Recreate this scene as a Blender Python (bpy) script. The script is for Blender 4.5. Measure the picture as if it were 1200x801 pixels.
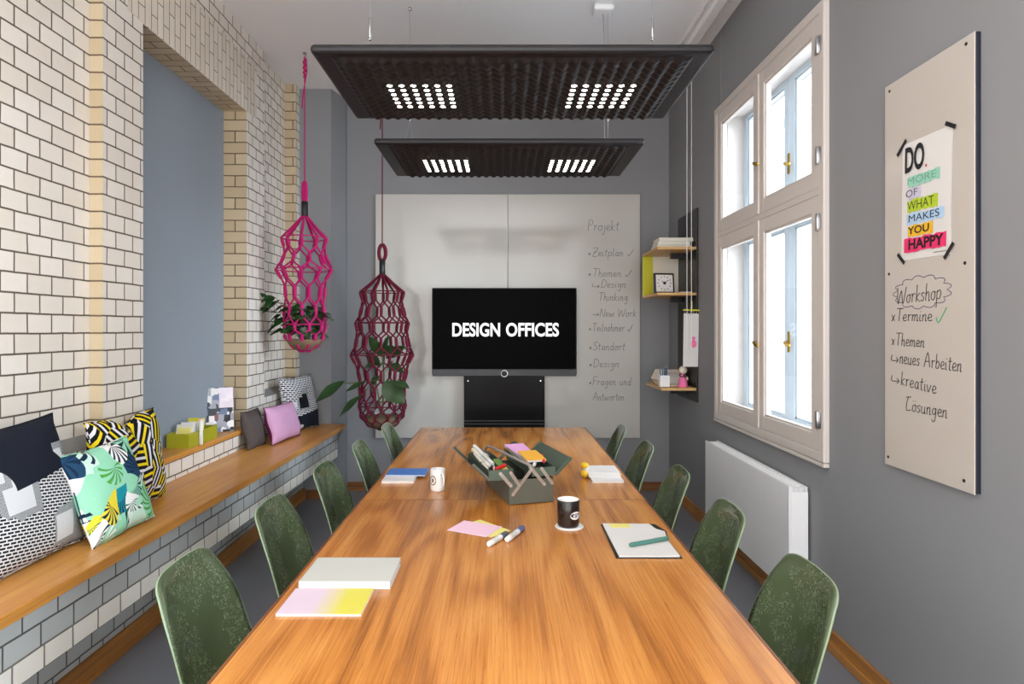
import bpy, bmesh, math, random
from mathutils import Vector, Matrix
random.seed(7)
C = bpy.context.scene.collection
for o in list(bpy.data.objects):
    bpy.data.objects.remove(o)
PI = math.pi
# ------------------------------------------------------------------ camera, world, lights, exposure
F = 740.0; CX, CY, H = 590.0, 385.5, 1.58
sc = bpy.context.scene
cam = bpy.data.objects.new('camera', bpy.data.cameras.new('camera')); C.objects.link(cam)
cam.data.sensor_width = 36; cam.data.lens = 36 * F / 1200
cam.data.shift_x = (600 - CX) / 1200; cam.data.shift_y = -(400.5 - CY) / 1200
cam.data.clip_start = .05
cam.location = (0, 0, H); cam.rotation_euler = (PI / 2, 0, 0)
sc.camera = cam
sc.view_settings.view_transform = 'Standard'; sc.view_settings.look = 'None'
sc.view_settings.gamma = 1; sc.view_settings.use_curve_mapping = False
sc.view_settings.exposure = 0.5
w = bpy.data.worlds.new('world'); sc.world = w; w.use_nodes = True
bg = w.node_tree.nodes['Background']
bg.inputs[0].default_value = (.985, .985, .985, 1); bg.inputs[1].default_value = 3.2
sun = bpy.data.objects.new('daylight', bpy.data.lights.new('daylight', 'SUN')); C.objects.link(sun)
sun.data.energy = 8.5; sun.data.angle = math.radians(55); sun.data.color = (.86, .94, 1)
sun.rotation_euler = Vector((-.84, .38, -.24)).to_track_quat('-Z', 'Y').to_euler()
ca = bpy.data.objects.new('room_light', bpy.data.lights.new('room_light', 'AREA')); C.objects.link(ca)   # added soft fill from above, no lamp is built there
ca.data.shape = 'RECTANGLE'; ca.data.size = 2.4; ca.data.size_y = 2.4; ca.data.energy = 26; ca.data.color = (1, .97, .93)
ca.location = (-.1, .2, 3.7)
# ------------------------------------------------------------------ helpers
def lin(c):
    return tuple(((v / 255) / 12.92 if v / 255 <= .04045 else ((v / 255 + .055) / 1.055) ** 2.4) for v in c)
def at(px, py, Y):
    return Vector(((px - CX) * Y / F, Y, H - (py - CY) * Y / F))
def onz(px, py, Z):
    return at(px, py, F * (H - Z) / (py - CY))
class MB:
    def __init__(s): s.v = []; s.f = []; s.s = []; s.m = []
    def add(s, vs, fs, smooth=False, mat=0, M=None):
        b = len(s.v)
        for p in vs:
            p = Vector(p); s.v.append(M @ p if M else p)
        for f in fs:
            s.f.append([b + i for i in f]); s.s.append(smooth); s.m.append(mat)
        return s
    def box(s, x0, x1, y0, y1, z0, z1, bev=0, mat=0, M=None, seg=2):
        bm = bmesh.new(); bmesh.ops.create_cube(bm, size=1)
        for q in bm.verts:
            q.co = Vector(((x0 + x1) / 2 + q.co.x * (x1 - x0), (y0 + y1) / 2 + q.co.y * (y1 - y0), (z0 + z1) / 2 + q.co.z * (z1 - z0)))
        if bev: bmesh.ops.bevel(bm, geom=bm.edges[:], offset=bev, segments=seg, profile=.5, affect='EDGES')
        bm.verts.index_update()
        s.add([q.co.copy() for q in bm.verts], [[q.index for q in f.verts] for f in bm.faces], False, mat, M); bm.free(); return s
    def prism(s, poly, z0, z1, mat=0, M=None, smooth=False):
        n = len(poly)
        vs = [(p[0], p[1], z0) for p in poly] + [(p[0], p[1], z1) for p in poly]
        s.add(vs, [list(range(n))[::-1], list(range(n, 2 * n))], False, mat, M)
        return s.add(vs, [[i, (i + 1) % n, n + (i + 1) % n, n + i] for i in range(n)], smooth, mat, M)
    def tube(s, pts, r, n=8, closed=False, mat=0, M=None):
        pts = [Vector(p) for p in pts]; N = len(pts)
        rs = r if isinstance(r, (list, tuple)) else [r] * N
        T = []
        for i in range(N):
            a = pts[(i - 1) % N] if closed else pts[max(i - 1, 0)]
            b = pts[(i + 1) % N] if closed else pts[min(i + 1, N - 1)]
            d = b - a; T.append(d.normalized() if d.length > 1e-9 else Vector((0, 0, 1)))
        up = Vector((0, 0, 1)) if abs(T[0].z) < .9 else Vector((1, 0, 0))
        nrm = (up - T[0] * up.dot(T[0])).normalized(); vs = []
        for i in range(N):
            nrm = nrm - T[i] * nrm.dot(T[i])
            nrm = nrm.normalized() if nrm.length > 1e-6 else T[i].orthogonal().normalized()
            bn = T[i].cross(nrm)
            for k in range(n):
                a = 2 * PI * k / n
                vs.append(pts[i] + (nrm * math.cos(a) + bn * math.sin(a)) * rs[i])
        fs = [[i * n + k, i * n + (k + 1) % n, ((i + 1) % N) * n + (k + 1) % n, ((i + 1) % N) * n + k] for i in range(N if closed else N - 1) for k in range(n)]
        s.add(vs, fs, n > 4, mat, M)
        if not closed:
            s.add(vs[:n], [list(range(n))[::-1]], False, mat, M); s.add(vs[-n:], [list(range(n))], False, mat, M)
        return s
    def lathe(s, prof, n=32, c=(0, 0, 0), mat=0, M=None, sx=1, sy=1):
        vs = [(c[0] + r * math.cos(2 * PI * k / n) * sx, c[1] + r * math.sin(2 * PI * k / n) * sy, c[2] + z) for r, z in prof for k in range(n)]
        fs = [[i * n + k, i * n + (k + 1) % n, (i + 1) * n + (k + 1) % n, (i + 1) * n + k] for i in range(len(prof) - 1) for k in range(n)]
        return s.add(vs, fs, True, mat, M)
    def cyl(s, c, r, h, n=24, mat=0, M=None, b=0):
        if b: pr = [(0, 0), (r - b, 0), (r, b), (r, h - b), (r - b, h), (0, h)]
        else: pr = [(0, 0), (r, 0), (r, 0), (r, h), (r, h), (0, h)]
        return s.lathe(pr, n, c, mat, M)
    def ball(s, c, r, n=16, m=10, sc_=(1, 1, 1), mat=0, M=None):
        vs = [(c[0] + r * sc_[0] * math.sin(PI * j / m) * math.cos(2 * PI * k / n), c[1] + r * sc_[1] * math.sin(PI * j / m) * math.sin(2 * PI * k / n), c[2] - r * sc_[2] * math.cos(PI * j / m)) for j in range(m + 1) for k in range(n)]
        return s.add(vs, [[j * n + k, j * n + (k + 1) % n, (j + 1) * n + (k + 1) % n, (j + 1) * n + k] for j in range(m) for k in range(n)], True, mat, M)
    def grid(s, fn, nu, nv, mat=0, smooth=True, M=None, flip=False):
        vs = [fn(i / nu, j / nv) for i in range(nu + 1) for j in range(nv + 1)]
        q = nv + 1
        fs = [[i * q + j, (i + 1) * q + j, (i + 1) * q + j + 1, i * q + j + 1] for i in range(nu) for j in range(nv)]
        if flip: fs = [f[::-1] for f in fs]
        return s.add(vs, fs, smooth, mat, M)
    def build(s, name, mats, parent=None, loc=None, rz=0, weld=False):
        me = bpy.data.meshes.new(name); me.from_pydata([tuple(p) for p in s.v], [], s.f)
        for m in (mats if isinstance(mats, (list, tuple)) else [mats]): me.materials.append(m)
        me.polygons.foreach_set('use_smooth', s.s); me.polygons.foreach_set('material_index', s.m)
        if weld:
            bm = bmesh.new(); bm.from_mesh(me); bmesh.ops.remove_doubles(bm, verts=bm.verts[:], dist=1e-5)
            bmesh.ops.recalc_face_normals(bm, faces=bm.faces[:]); bm.to_mesh(me); bm.free()
        me.update()
        o = bpy.data.objects.new(name, me); C.objects.link(o)
        if parent: o.parent = parent
        if loc is not None: o.location = loc
        o.rotation_euler.z = rz
        return o
def tag(o, label, cat, group=None):
    o['label'] = label; o['category'] = cat
    if group: o['group'] = group
    return o
def thing(name, label, cat, loc=(0, 0, 0), rz=0, group=None, mat=None):
    o = bpy.data.objects.new(name, None); C.objects.link(o); o.empty_display_size = .05
    if mat is not None: o.matrix_world = mat
    else: o.location = loc; o.rotation_euler = (0, 0, rz)
    return tag(o, label, cat, group)
def struct(name, mb, m, label=None):
    o = mb.build(name, m); o['kind'] = 'structure'
    if label: o['label'] = label
    return o
def frame(origin, x, y):
    x = Vector(x).normalized(); y = Vector(y).normalized(); z = x.cross(y).normalized()
    M = Matrix((x, y, z)).transposed().to_4x4(); M.translation = Vector(origin); return M
def dup(root, loc, rz, label, group=None):
    r = root.copy(); C.objects.link(r); r.location = loc; r.rotation_euler = (0, 0, rz); r['label'] = label
    if group: r['group'] = group
    for ch in list(root.children):
        c = ch.copy(); C.objects.link(c); c.parent = r
        for g in list(ch.children):
            d = g.copy(); C.objects.link(d); d.parent = c
    return r
def text_geo(txt, bold=0.0, shear=0):
    cu = bpy.data.curves.new('t', 'FONT'); cu.body = txt; cu.offset = bold; cu.shear = shear; cu.resolution_u = 4
    ob = bpy.data.objects.new('t', cu); C.objects.link(ob); bpy.context.view_layer.update()
    me = ob.evaluated_get(bpy.context.evaluated_depsgraph_get()).to_mesh()
    vs = [q.co.copy() for q in me.vertices]; fs = [list(p.vertices) for p in me.polygons]
    bpy.data.objects.remove(ob); bpy.data.curves.remove(cu)
    return vs, fs
def put_text(mb, txt, x0, x1, y0, y1, z, bold=0.0, mat=0, M=None):
    vs, fs = text_geo(txt, bold)
    ax = min(v.x for v in vs); bx = max(v.x for v in vs); ay = min(v.y for v in vs); by = max(v.y for v in vs)
    mb.add([(x0 + (v.x - ax) / (bx - ax) * (x1 - x0), y0 + (v.y - ay) / (by - ay) * (y1 - y0), z) for v in vs], fs, False, mat, M)
# ------------------------------------------------------------------ materials
class NT:
    def __init__(s, name):
        s.m = bpy.data.materials.new(name); s.m.use_nodes = True; s.t = s.m.node_tree
        s.p = s.t.nodes['Principled BSDF']
    def n(s, t, **k):
        q = s.t.nodes.new('ShaderNode' + t)
        for a, b in k.items(): setattr(q, a, b)
        return q
    def l(s, a, b): s.t.links.new(a, b)
    def val(s, inp, x):
        if hasattr(x, 'links'): s.l(x, inp)
        else: inp.default_value = x
    def math(s, op, a, b=0.0, c=None, clamp=False):
        q = s.n('Math', operation=op, use_clamp=clamp); s.val(q.inputs[0], a); s.val(q.inputs[1], b)
        if c is not None: s.val(q.inputs[2], c)
        return q.outputs[0]
    def mix(s, f, a, b):
        q = s.n('Mix', data_type='RGBA'); s.val(q.inputs[0], f)
        for i, x in ((6, a), (7, b)):
            if hasattr(x, 'links'): s.l(x, q.inputs[i])
            else: q.inputs[i].default_value = (*x, 1)
        return q.outputs[2]
    def ramp(s, f, stops, interp='LINEAR'):
        q = s.n('ValToRGB'); q.color_ramp.interpolation = interp; e = q.color_ramp.elements
        while len(e) < len(stops): e.new(1)
        for el, (p, c) in zip(e, stops): el.position = p; el.color = (*c, 1)
        s.val(q.inputs[0], f); return q.outputs[0]
    def coord(s, kind='Object'): return s.n('TexCoord').outputs[kind]
    def sep(s, v): q = s.n('SeparateXYZ'); s.l(v, q.inputs[0]); return q.outputs
    def comb(s, x, y, z=0.0):
        q = s.n('CombineXYZ')
        for i, a in enumerate((x, y, z)): s.val(q.inputs[i], a)
        return q.outputs[0]
    def noise(s, v, scale, detail=2, rough=.5, dist=0):
        q = s.n('TexNoise'); s.l(v, q.inputs['Vector']); q.inputs['Scale'].default_value = scale; q.inputs['Detail'].default_value = detail
        q.inputs['Roughness'].default_value = rough; q.inputs['Distortion'].default_value = dist; return q.outputs[0]
    def mapv(s, v, sc_=(1, 1, 1), loc=(0, 0, 0), rot=(0, 0, 0)):
        q = s.n('Mapping'); s.l(v, q.inputs[0]); q.inputs['Scale'].default_value = sc_; q.inputs['Location'].default_value = loc; q.inputs['Rotation'].default_value = rot; return q.outputs[0]
    def bump(s, h, st=.3, d=.01):
        q = s.n('Bump'); q.inputs['Strength'].default_value = st; q.inputs['Distance'].default_value = d; s.l(h, q.inputs['Height']); s.l(q.outputs[0], s.p.inputs['Normal'])
    def col(s, c):
        s.val(s.p.inputs['Base Color'], c if hasattr(c, 'links') else (*c, 1)); return s
    def setp(s, rough=.5, metal=0, spec=.5, coat=0):
        s.p.inputs['Roughness'].default_value = rough; s.p.inputs['Metallic'].default_value = metal
        s.p.inputs['Specular IOR Level'].default_value = spec; s.p.inputs['Coat Weight'].default_value = coat; return s
def plain(name, rgb, rough=.5, metal=0, spec=.5, var=.06, scale=12, bump=0, coat=0):
    t = NT(name); c = lin(rgb); v = t.coord()
    f = t.noise(v, scale, 3)
    t.col(t.mix(f, tuple(x * (1 - var) for x in c), tuple(min(1, x * (1 + var)) for x in c))); t.setp(rough, metal, spec, coat)
    if bump: t.bump(t.noise(v, scale * 12, 2), bump, .004)
    return t.m
def emit(name, rgb, st):
    t = NT(name); t.col((0, 0, 0)); t.p.inputs['Emission Color'].default_value = (*lin(rgb), 1); t.p.inputs['Emission Strength'].default_value = st; return t.m
def brick(name, c1, c2, mortar, bw=.143, bh=.0839, z0=.39, soldier=False, rough=.24, ms=.0042):
    t = NT(name); X, Y, Z = t.sep(t.coord()); g = t.n('NewGeometry'); N = t.sep(g.outputs['True Normal'])
    side = t.math('GREATER_THAN', t.math('ABSOLUTE', N[0]), .5); flat = t.math('GREATER_THAN', t.math('ABSOLUTE', N[2]), .7)
    if soldier:
        v = t.comb(t.math('ADD', Z, -z0), Y)
    else:
        u = t.n('Mix', data_type='FLOAT'); t.l(side, u.inputs[0]); t.l(X, u.inputs[2]); t.l(Y, u.inputs[3])
        h = t.n('Mix', data_type='FLOAT'); t.l(flat, h.inputs[0]); t.l(t.math('ADD', Z, -z0), h.inputs[2]); t.l(Y, h.inputs[3])
        v = t.comb(t.math('ADD', u.outputs[0], 10), h.outputs[0])
    wob = t.n('VectorMath', operation='ADD'); t.l(v, wob.inputs[0])
    nz = t.n('TexNoise'); t.l(v, nz.inputs[0]); nz.inputs['Scale'].default_value = 9
    sc2 = t.n('VectorMath', operation='SCALE'); t.l(nz.outputs['Color'], sc2.inputs[0]); sc2.inputs['Scale'].default_value = .006
    t.l(sc2.outputs[0], wob.inputs[1]); v = wob.outputs[0]
    b = t.n('TexBrick'); t.l(v, b.inputs['Vector']); b.offset = .5
    b.inputs['Scale'].default_value = 1; b.inputs['Brick Width'].default_value = bw; b.inputs['Row Height'].default_value = bh
    b.inputs['Mortar Size'].default_value = ms; b.inputs['Mortar Smooth'].default_value = .15; b.inputs['Bias'].default_value = 0
    b.inputs['Color1'].default_value = (*lin(c1), 1); b.inputs['Color2'].default_value = (*lin(c2), 1); b.inputs['Mortar'].default_value = (*lin(mortar), 1)
    n1 = t.noise(v, 5, 4)
    fac = t.math('MULTIPLY', t.math('SUBTRACT', 1, b.outputs['Fac']), t.math('MULTIPLY', n1, .22))
    t.col(t.mix(fac, b.outputs['Color'], tuple(x * .55 for x in lin(c2))))
    rr = t.math('ADD', t.math('MULTIPLY', b.outputs['Fac'], .6), rough); t.l(rr, t.p.inputs['Roughness'])
    hgt = t.math('ADD', t.math('MULTIPLY', t.math('SUBTRACT', 1, b.outputs['Fac']), 1), t.math('MULTIPLY', t.noise(v, 22, 2), .25))
    t.bump(hgt, .7, .004); return t.m
def wood(name, light, mid, dark, axis=1, scale=1.0, rough=.32, fig=1.0, coat=.15):
    # cathedral figure from warped growth rings, fine streaks and short dark pores along the grain
    t = NT(name); v = t.coord()
    def stretched(across, along):
        q = [across * scale] * 3; q[axis] = along * scale; return t.mapv(v, tuple(q))
    big = t.noise(stretched(2.6, .42), 1, 2, .45)
    ring = t.math('MULTIPLY_ADD', t.math('SINE', t.math('MULTIPLY', big, 62 * fig)), .5, .5)
    streak = t.noise(stretched(150, 2.4), 1, 3, .6)
    mids = t.noise(stretched(34, .9), 1, 3, .55)
    pores = t.math('GREATER_THAN', t.noise(stretched(420, 9), 1, 1), .66)
    broad = t.noise(stretched(3.2, .3), 1, 1)
    f = t.math('ADD', t.math('ADD', t.math('MULTIPLY', ring, .13), t.math('MULTIPLY', streak, .38)), t.math('ADD', t.math('MULTIPLY', mids, .34), t.math('MULTIPLY', broad, .22)))
    c = t.ramp(f, [(.34, lin(dark)), (.53, lin(mid)), (.74, lin(light))])
    c = t.mix(t.math('MULTIPLY', pores, .28), c, tuple(x * .55 for x in lin(dark)))
    t.col(c); t.setp(rough, coat=coat); t.p.inputs['Coat Roughness'].default_value = .2
    t.bump(streak, .05, .002); return t.m
M = {}
M['wall'] = plain('grey_wall_paint', (141, 142, 145), .75, spec=.3, var=.03, scale=2, bump=.05)
M['niche'] = plain('niche_grey_paint', (136, 144, 152), .7, spec=.3, var=.03, scale=2)
M['ceil'] = plain('ceiling_paint', (240, 240, 242), .85, spec=.2, var=.02, scale=1.5)
M['floor'] = plain('floor_screed', (124, 127, 134), .4, spec=.4, var=.06, scale=3)
M['brick'] = brick('cream_glazed_brick', (238, 231, 221), (228, 219, 206), (98, 88, 76))
M['tan'] = brick('warm_lit_brick', (206, 188, 158), (194, 174, 142), (104, 88, 68), bw=.19)  # warm tone of the indoor light put into the brick colour
M['soldier'] = brick('cream_soldier_brick', (236, 226, 211), (224, 212, 194), (112, 98, 82), bw=.19, bh=.062, z0=3.22, soldier=True, ms=.003)
M['greybrick'] = brick('grey_brick', (200, 201, 197), (188, 190, 187), (92, 90, 86), bw=.165)  # greyer than the wall brick, for corbel rows and recessed foot
M['whitebrick'] = brick('white_edge_brick', (250, 246, 236), (242, 236, 224), (130, 122, 110), bw=.143, z0=.3905)
M['ledgegrey'] = plain('plinth_ledge_slate', (120, 120, 120), .5)
M['table'] = wood('table_walnut', (226, 158, 80), (196, 124, 52), (134, 77, 28), 1, 1.0, .27, 1.0, .25)
M['edge'] = wood('table_edge_wood', (150, 92, 44), (120, 68, 30), (84, 44, 18), 1)
M['bench'] = wood('bench_oak', (216, 160, 84), (198, 136, 62), (168, 106, 42), 1, 1.2, .38, .35, .1)
M['base'] = wood('baseboard_oak', (206, 148, 78), (184, 124, 56), (142, 90, 38), 1, 1.5, .4, .3)
M['basex'] = wood('baseboard_oak_cross', (150, 98, 50), (126, 78, 36), (92, 54, 22), 0, 1.5, .4, .3)
M['shelfwood'] = wood('shelf_birch', (226, 186, 128), (214, 168, 106), (188, 138, 78), 1, 2, .5, .3)
M['white'] = plain('white_lacquer', (244, 244, 246), .4, var=.02)
M['frame'] = plain('window_frame_paint', (212, 204, 198), .38, var=.02)
M['frame2'] = plain('outer_sash_paint', (186, 198, 206), .4, var=.02)
M['brass'] = plain('brass', (200, 160, 70), .25, 1)
M['steel'] = plain('steel', (190, 190, 192), .3, 1)
M['dsteel'] = plain('dark_steel', (70, 72, 76), .35, .8)
M['chrome'] = plain('chrome_wire', (210, 210, 214), .18, 1)
M['black'] = plain('black_plastic', (20, 20, 22), .4, var=.1)
M['felt'] = plain('black_felt', (17, 13, 18), .5, spec=.5, var=.1, scale=60)
M['blackpanel'] = plain('black_gloss_panel', (7, 6, 7), .25, spec=.12)
M['screen'] = plain('tv_screen', (2, 2, 2), .3, spec=.02)
M['tvtext'] = emit('screen_text', (255, 255, 255), .95)
M['tvbar'] = plain('tv_speaker_bar', (62, 63, 66), .5)
M['led'] = emit('led_light', (255, 246, 234), 18)
M['board'] = plain('glass_whiteboard', (196, 194, 188), .12, spec=.5, var=.02, scale=1)
M['board2'] = plain('enamel_whiteboard', (198, 190, 182), .22, spec=.5, var=.02, scale=1)
M['boardedge'] = plain('navy_board_edge', (24, 29, 42), .5)
M['ink'] = plain('black_marker_ink', (30, 30, 36), .6)
M['inkgrey'] = plain('grey_marker_ink', (112, 112, 114), .6)
M['inkgreen'] = plain('green_marker_ink', (40, 150, 90), .6)
M['inkblue'] = plain('violet_marker_ink', (74, 70, 110), .6)
M['paper'] = plain('white_paper', (224, 222, 220), .7, spec=.3, var=.015)
M['paper2'] = plain('cream_paper', (226, 222, 208), .7, spec=.3, var=.02)
M['tape'] = plain('black_tape', (26, 26, 28), .6)
M['pink'] = plain('pink_cord', (182, 22, 102), .75, spec=.3, var=.2, scale=160)
M['wine'] = plain('wine_cord', (104, 20, 46), .75, spec=.3, var=.25, scale=160)
M['leaf'] = plain('leaf_green', (44, 80, 42), .35, var=.35, scale=14)
M['leafdark'] = plain('leaf_dark_green', (46, 72, 38), .35, var=.3, scale=10)
M['stem'] = plain('plant_stem', (84, 96, 56), .6)
M['soil'] = plain('soil', (112, 98, 72), .9, var=.4, scale=60)
M['olive'] = plain('olive_metal', (98, 102, 92), .42, metal=.2, var=.1, scale=20)
M['olivedark'] = plain('dark_green_metal', (86, 102, 90), .45, metal=.2, var=.1, scale=20)
M['aluminium'] = plain('aluminium', (200, 192, 184), .32, .8, var=.05)
M['ceramic'] = plain('white_ceramic', (238, 236, 234), .15, var=.01)
M['darkceramic'] = plain('dark_brown_ceramic', (34, 24, 22), .12, var=.1)
M['lime'] = plain('lime_lacquer', (164, 162, 30), .45, var=.05)
M['limepaint'] = plain('chartreuse_panel', (206, 202, 40), .5)
M['blue'] = plain('blue_cover', (72, 122, 196), .5)
M['yellow'] = plain('yellow_plastic', (236, 190, 40), .4)
M['pinkpaper'] = plain('pink_note', (246, 206, 226), .7, var=.03)
M['yellowpaper'] = plain('yellow_note', (240, 228, 130), .7, var=.03)
M['orangepaper'] = plain('orange_note', (246, 182, 60), .7, var=.03)
M['lilacpaper'] = plain('lilac_note', (226, 168, 216), .7, var=.03)
M['red'] = plain('red_plastic', (206, 36, 44), .4)
M['greenfelt'] = plain('green_card', (110, 146, 70), .6)
M['tealpen'] = plain('teal_pen', (76, 128, 118), .35)
M['pinkdoll'] = plain('pink_felt', (244, 120, 176), .7)
M['skinwood'] = plain('pale_wood', (244, 230, 212), .6)
M['facade'] = plain('cream_render', (240, 234, 214), .9, var=.03)
M['pinkfab'] = plain('pink_cotton', (202, 154, 188), .8, spec=.2, var=.06, scale=8, bump=.1)
M['pinkside'] = plain('plum_cotton', (110, 40, 84), .8, spec=.2)
# thin glass: sees through, mirrors a little at grazing angles
t = NT('thin_glass'); tr = t.n('BsdfTransparent'); gl = t.n('BsdfGlossy'); gl.inputs['Roughness'].default_value = .02
lw = t.n('LayerWeight'); fr = t.n('Math', operation='MULTIPLY_ADD'); mx = t.n('MixShader')
pw = t.n('Math', operation='POWER'); t.l(lw.outputs['Facing'], pw.inputs[0]); pw.inputs[1].default_value = 5
t.l(pw.outputs[0], fr.inputs[0]); fr.inputs[1].default_value = .6; fr.inputs[2].default_value = .03
tr.inputs[0].default_value = (.96, .98, 1, 1)
t.l(fr.outputs[0], mx.inputs[0]); t.l(tr.outputs[0], mx.inputs[1]); t.l(gl.outputs[0], mx.inputs[2])
t.l(mx.outputs[0], t.t.nodes['Material Output'].inputs[0]); M['glass'] = t.m
# fibreglass shell: green with pale fibres
t = NT('green_fibreglass'); v = t.coord()
base = t.mix(t.noise(v, 6, 3), lin((66, 80, 52)), lin((90, 103, 74)))
f1 = t.noise(t.mapv(v, (55, 400, 60), rot=(.3, .2, .5)), 1, 1); f2 = t.noise(t.mapv(v, (70, 60, 420), rot=(.5, .9, .2)), 1, 1)
f3 = t.noise(v, 9, 2)
fib = t.math('MULTIPLY', t.math('GREATER_THAN', t.math('MAXIMUM', f1, f2), .66), t.math('GREATER_THAN', f3, .46))
t.col(t.mix(t.math('MULTIPLY', fib, .6), base, lin((168, 180, 152)))); t.setp(.24, coat=.6); M['shell'] = t.m
M['shelledge'] = plain('pale_green_shell_edge', (142, 162, 130), .35)
# ---- patterned fabrics (object coordinates: x across, y up on the cushion)
def cell(t, v, scale, rnd=1.0):
    q = t.n('TexVoronoi', feature='F1'); t.l(v, q.inputs['Vector']); q.inputs['Scale'].default_value = scale; q.inputs['Randomness'].default_value = rnd
    d = t.n('VectorMath', operation='SUBTRACT'); t.l(v, d.inputs[0]); t.l(q.outputs['Position'], d.inputs[1])
    return q, t.sep(d.outputs[0]), t.sep(q.outputs['Color'])
def fab(t): t.setp(.85, spec=.2); return t.m
def flatxy(t):
    s = t.sep(t.coord()); return t.comb(s[0], s[1], 0.0), s
t = NT('yellow_strip_print'); v, s = flatxy(t)
q, d, c = cell(t, v, 9.5)
ang = t.math('MULTIPLY', c[0], 6.28)
al = t.math('ADD', t.math('MULTIPLY', d[0], t.math('COSINE', ang)), t.math('MULTIPLY', d[1], t.math('SINE', ang)))
ph = t.math('MULTIPLY', al, 33.0); fr_ = t.math('FRACT', ph); idx = t.math('FLOOR', ph)
stripe = t.math('GREATER_THAN', fr_, .55)
sel = t.math('FRACT', t.math('MULTIPLY', t.math('ADD', idx, t.math('MULTIPLY', c[1], 9)), .618))
colr = t.mix(t.math('GREATER_THAN', sel, .5), lin((232, 206, 30)), lin((222, 220, 226)))
t.col(t.mix(stripe, lin((18, 18, 22)), colr)); M['yellowfab'] = fab(t)
t = NT('tropical_print'); v, s = flatxy(t)
nz = t.n('TexNoise'); t.l(v, nz.inputs[0]); nz.inputs['Scale'].default_value = 5; nz.inputs['Detail'].default_value = 1
dv = t.n('VectorMath', operation='MULTIPLY_ADD'); t.l(nz.outputs['Color'], dv.inputs[0]); dv.inputs[1].default_value = (.14, .14, 0); t.l(v, dv.inputs[2]); v = dv.outputs[0]
q, d, c = cell(t, v, 9.0)
ang = t.math('ARCTAN2', d[1], d[0]); rays = t.math('MULTIPLY', t.math('SINE', t.math('MULTIPLY_ADD', ang, 13, t.math('MULTIPLY', q.outputs['Distance'], 9))), t.math('GREATER_THAN', t.math('SINE', t.math('ADD', ang, t.math('MULTIPLY', c[2], 6.28))), -.35))
basec = t.ramp(c[0], [(0, lin((236, 236, 232))), (.24, lin((150, 214, 180))), (.42, lin((24, 142, 156))), (.55, lin((236, 234, 236))), (.70, lin((232, 214, 60))), (.78, lin((200, 232, 214))), (.9, lin((30, 66, 96)))], 'CONSTANT')
rayc = t.ramp(c[1], [(0, lin((20, 40, 66))), (.35, lin((84, 164, 74))), (.65, lin((30, 110, 88))), (.85, lin((240, 240, 238)))], 'CONSTANT')
lf = t.math('MULTIPLY', t.math('GREATER_THAN', rays, .15), t.math('LESS_THAN', q.outputs['Distance'], .75))
blob = t.math('GREATER_THAN', t.noise(v, 9, 1), .70)
cc = t.mix(t.math('MULTIPLY', lf, t.math('GREATER_THAN', c[2], .25)), basec, rayc)
t.col(t.mix(blob, cc, lin((172, 222, 196)))); M['tropical'] = fab(t)
def patchfab(name, mid, sgn):
    t = NT(name); v, s = flatxy(t)
    b = t.n('TexBrick'); t.l(t.mapv(v, (1, 1, 1), rot=(0, 0, .2)), b.inputs[0]); b.inputs['Scale'].default_value = 1
    b.inputs['Brick Width'].default_value = .026 if sgn > 0 else .036; b.inputs['Row Height'].default_value = .012 if sgn > 0 else .018; b.inputs['Mortar Size'].default_value = .0026 if sgn > 0 else .0042
    b.inputs['Color1'].default_value = (*lin((16, 18, 24)), 1); b.inputs['Color2'].default_value = (*lin((22, 22, 28)), 1); b.inputs['Mortar'].default_value = (*lin((214, 214, 216)), 1)
    q, d, c = cell(t, v, 6.0)
    q.distance = 'CHEBYCHEV'
    lines = t.math('GREATER_THAN', t.math('SINE', t.math('MULTIPLY', q.outputs['Distance'], 300 if sgn > 0 else 200)), .1)
    linec = t.mix(lines, lin((24, 26, 34)), lin((208, 210, 212)))
    pat = t.mix(t.math('GREATER_THAN', c[0], .55 if sgn > 0 else .72), b.outputs['Color'], linec)
    edge = t.math('ADD', s[1], t.math('MULTIPLY', s[0], -.1))
    top = t.math('GREATER_THAN', t.math('MULTIPLY', t.math('SUBTRACT', edge, mid), sgn), 0)
    # pale half-round appliques on the plain half
    ap2 = t.math('LESS_THAN', t.math('ADD', t.math('POWER', t.math('ADD', s[0], .14 if sgn > 0 else .10), 2), t.math('POWER', t.math('SUBTRACT', s[1], mid - (.0 if sgn > 0 else .14)), 2)), .0085 if sgn > 0 else .003)
    if sgn > 0:
        lab = t.math('MULTIPLY', t.math('GREATER_THAN', s[0], .175), t.math('MULTIPLY', t.math('GREATER_THAN', t.math('ADD', s[1], t.math('MULTIPLY', s[0], .9)), .28), t.math('LESS_THAN', s[1], .155)))
        ap2 = t.math('MAXIMUM', ap2, lab)
    pl = t.mix(ap2, lin((24, 28, 40)), linec if sgn > 0 else lin((196, 196, 198)))
    t.col(t.mix(top, pat, pl)); return fab(t)
M['patch'] = patchfab('navy_patchwork', .03, 1)
M['patch2'] = patchfab('black_patchwork', -.10, -1)
t = NT('charcoal_wool'); v = t.coord()
t.col(t.mix(t.noise(v, 120, 3, .7), lin((50, 44, 44)), lin((104, 94, 90)))); M['charcoal'] = fab(t)
t = NT('pink_yellow_fade'); v = t.coord(); s = t.sep(v)
t.col(t.mix(t.math('MULTIPLY', t.math('ADD', s[0], .03), 12, clamp=True), lin((216, 196, 210)), lin((216, 206, 84)))); t.setp(.6); M['fadepad'] = t.m
t = NT('magazine_print'); v, s = flatxy(t)
q, d, c = cell(t, v, 22)
q.distance = 'CHEBYCHEV'
pic = t.ramp(c[0], [(0, lin((30, 32, 44))), (.25, lin((150, 150, 160))), (.45, lin((214, 208, 206))), (.62, lin((96, 110, 140))), (.78, lin((120, 70, 66))), (.88, lin((230, 226, 224)))], 'CONSTANT')
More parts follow.
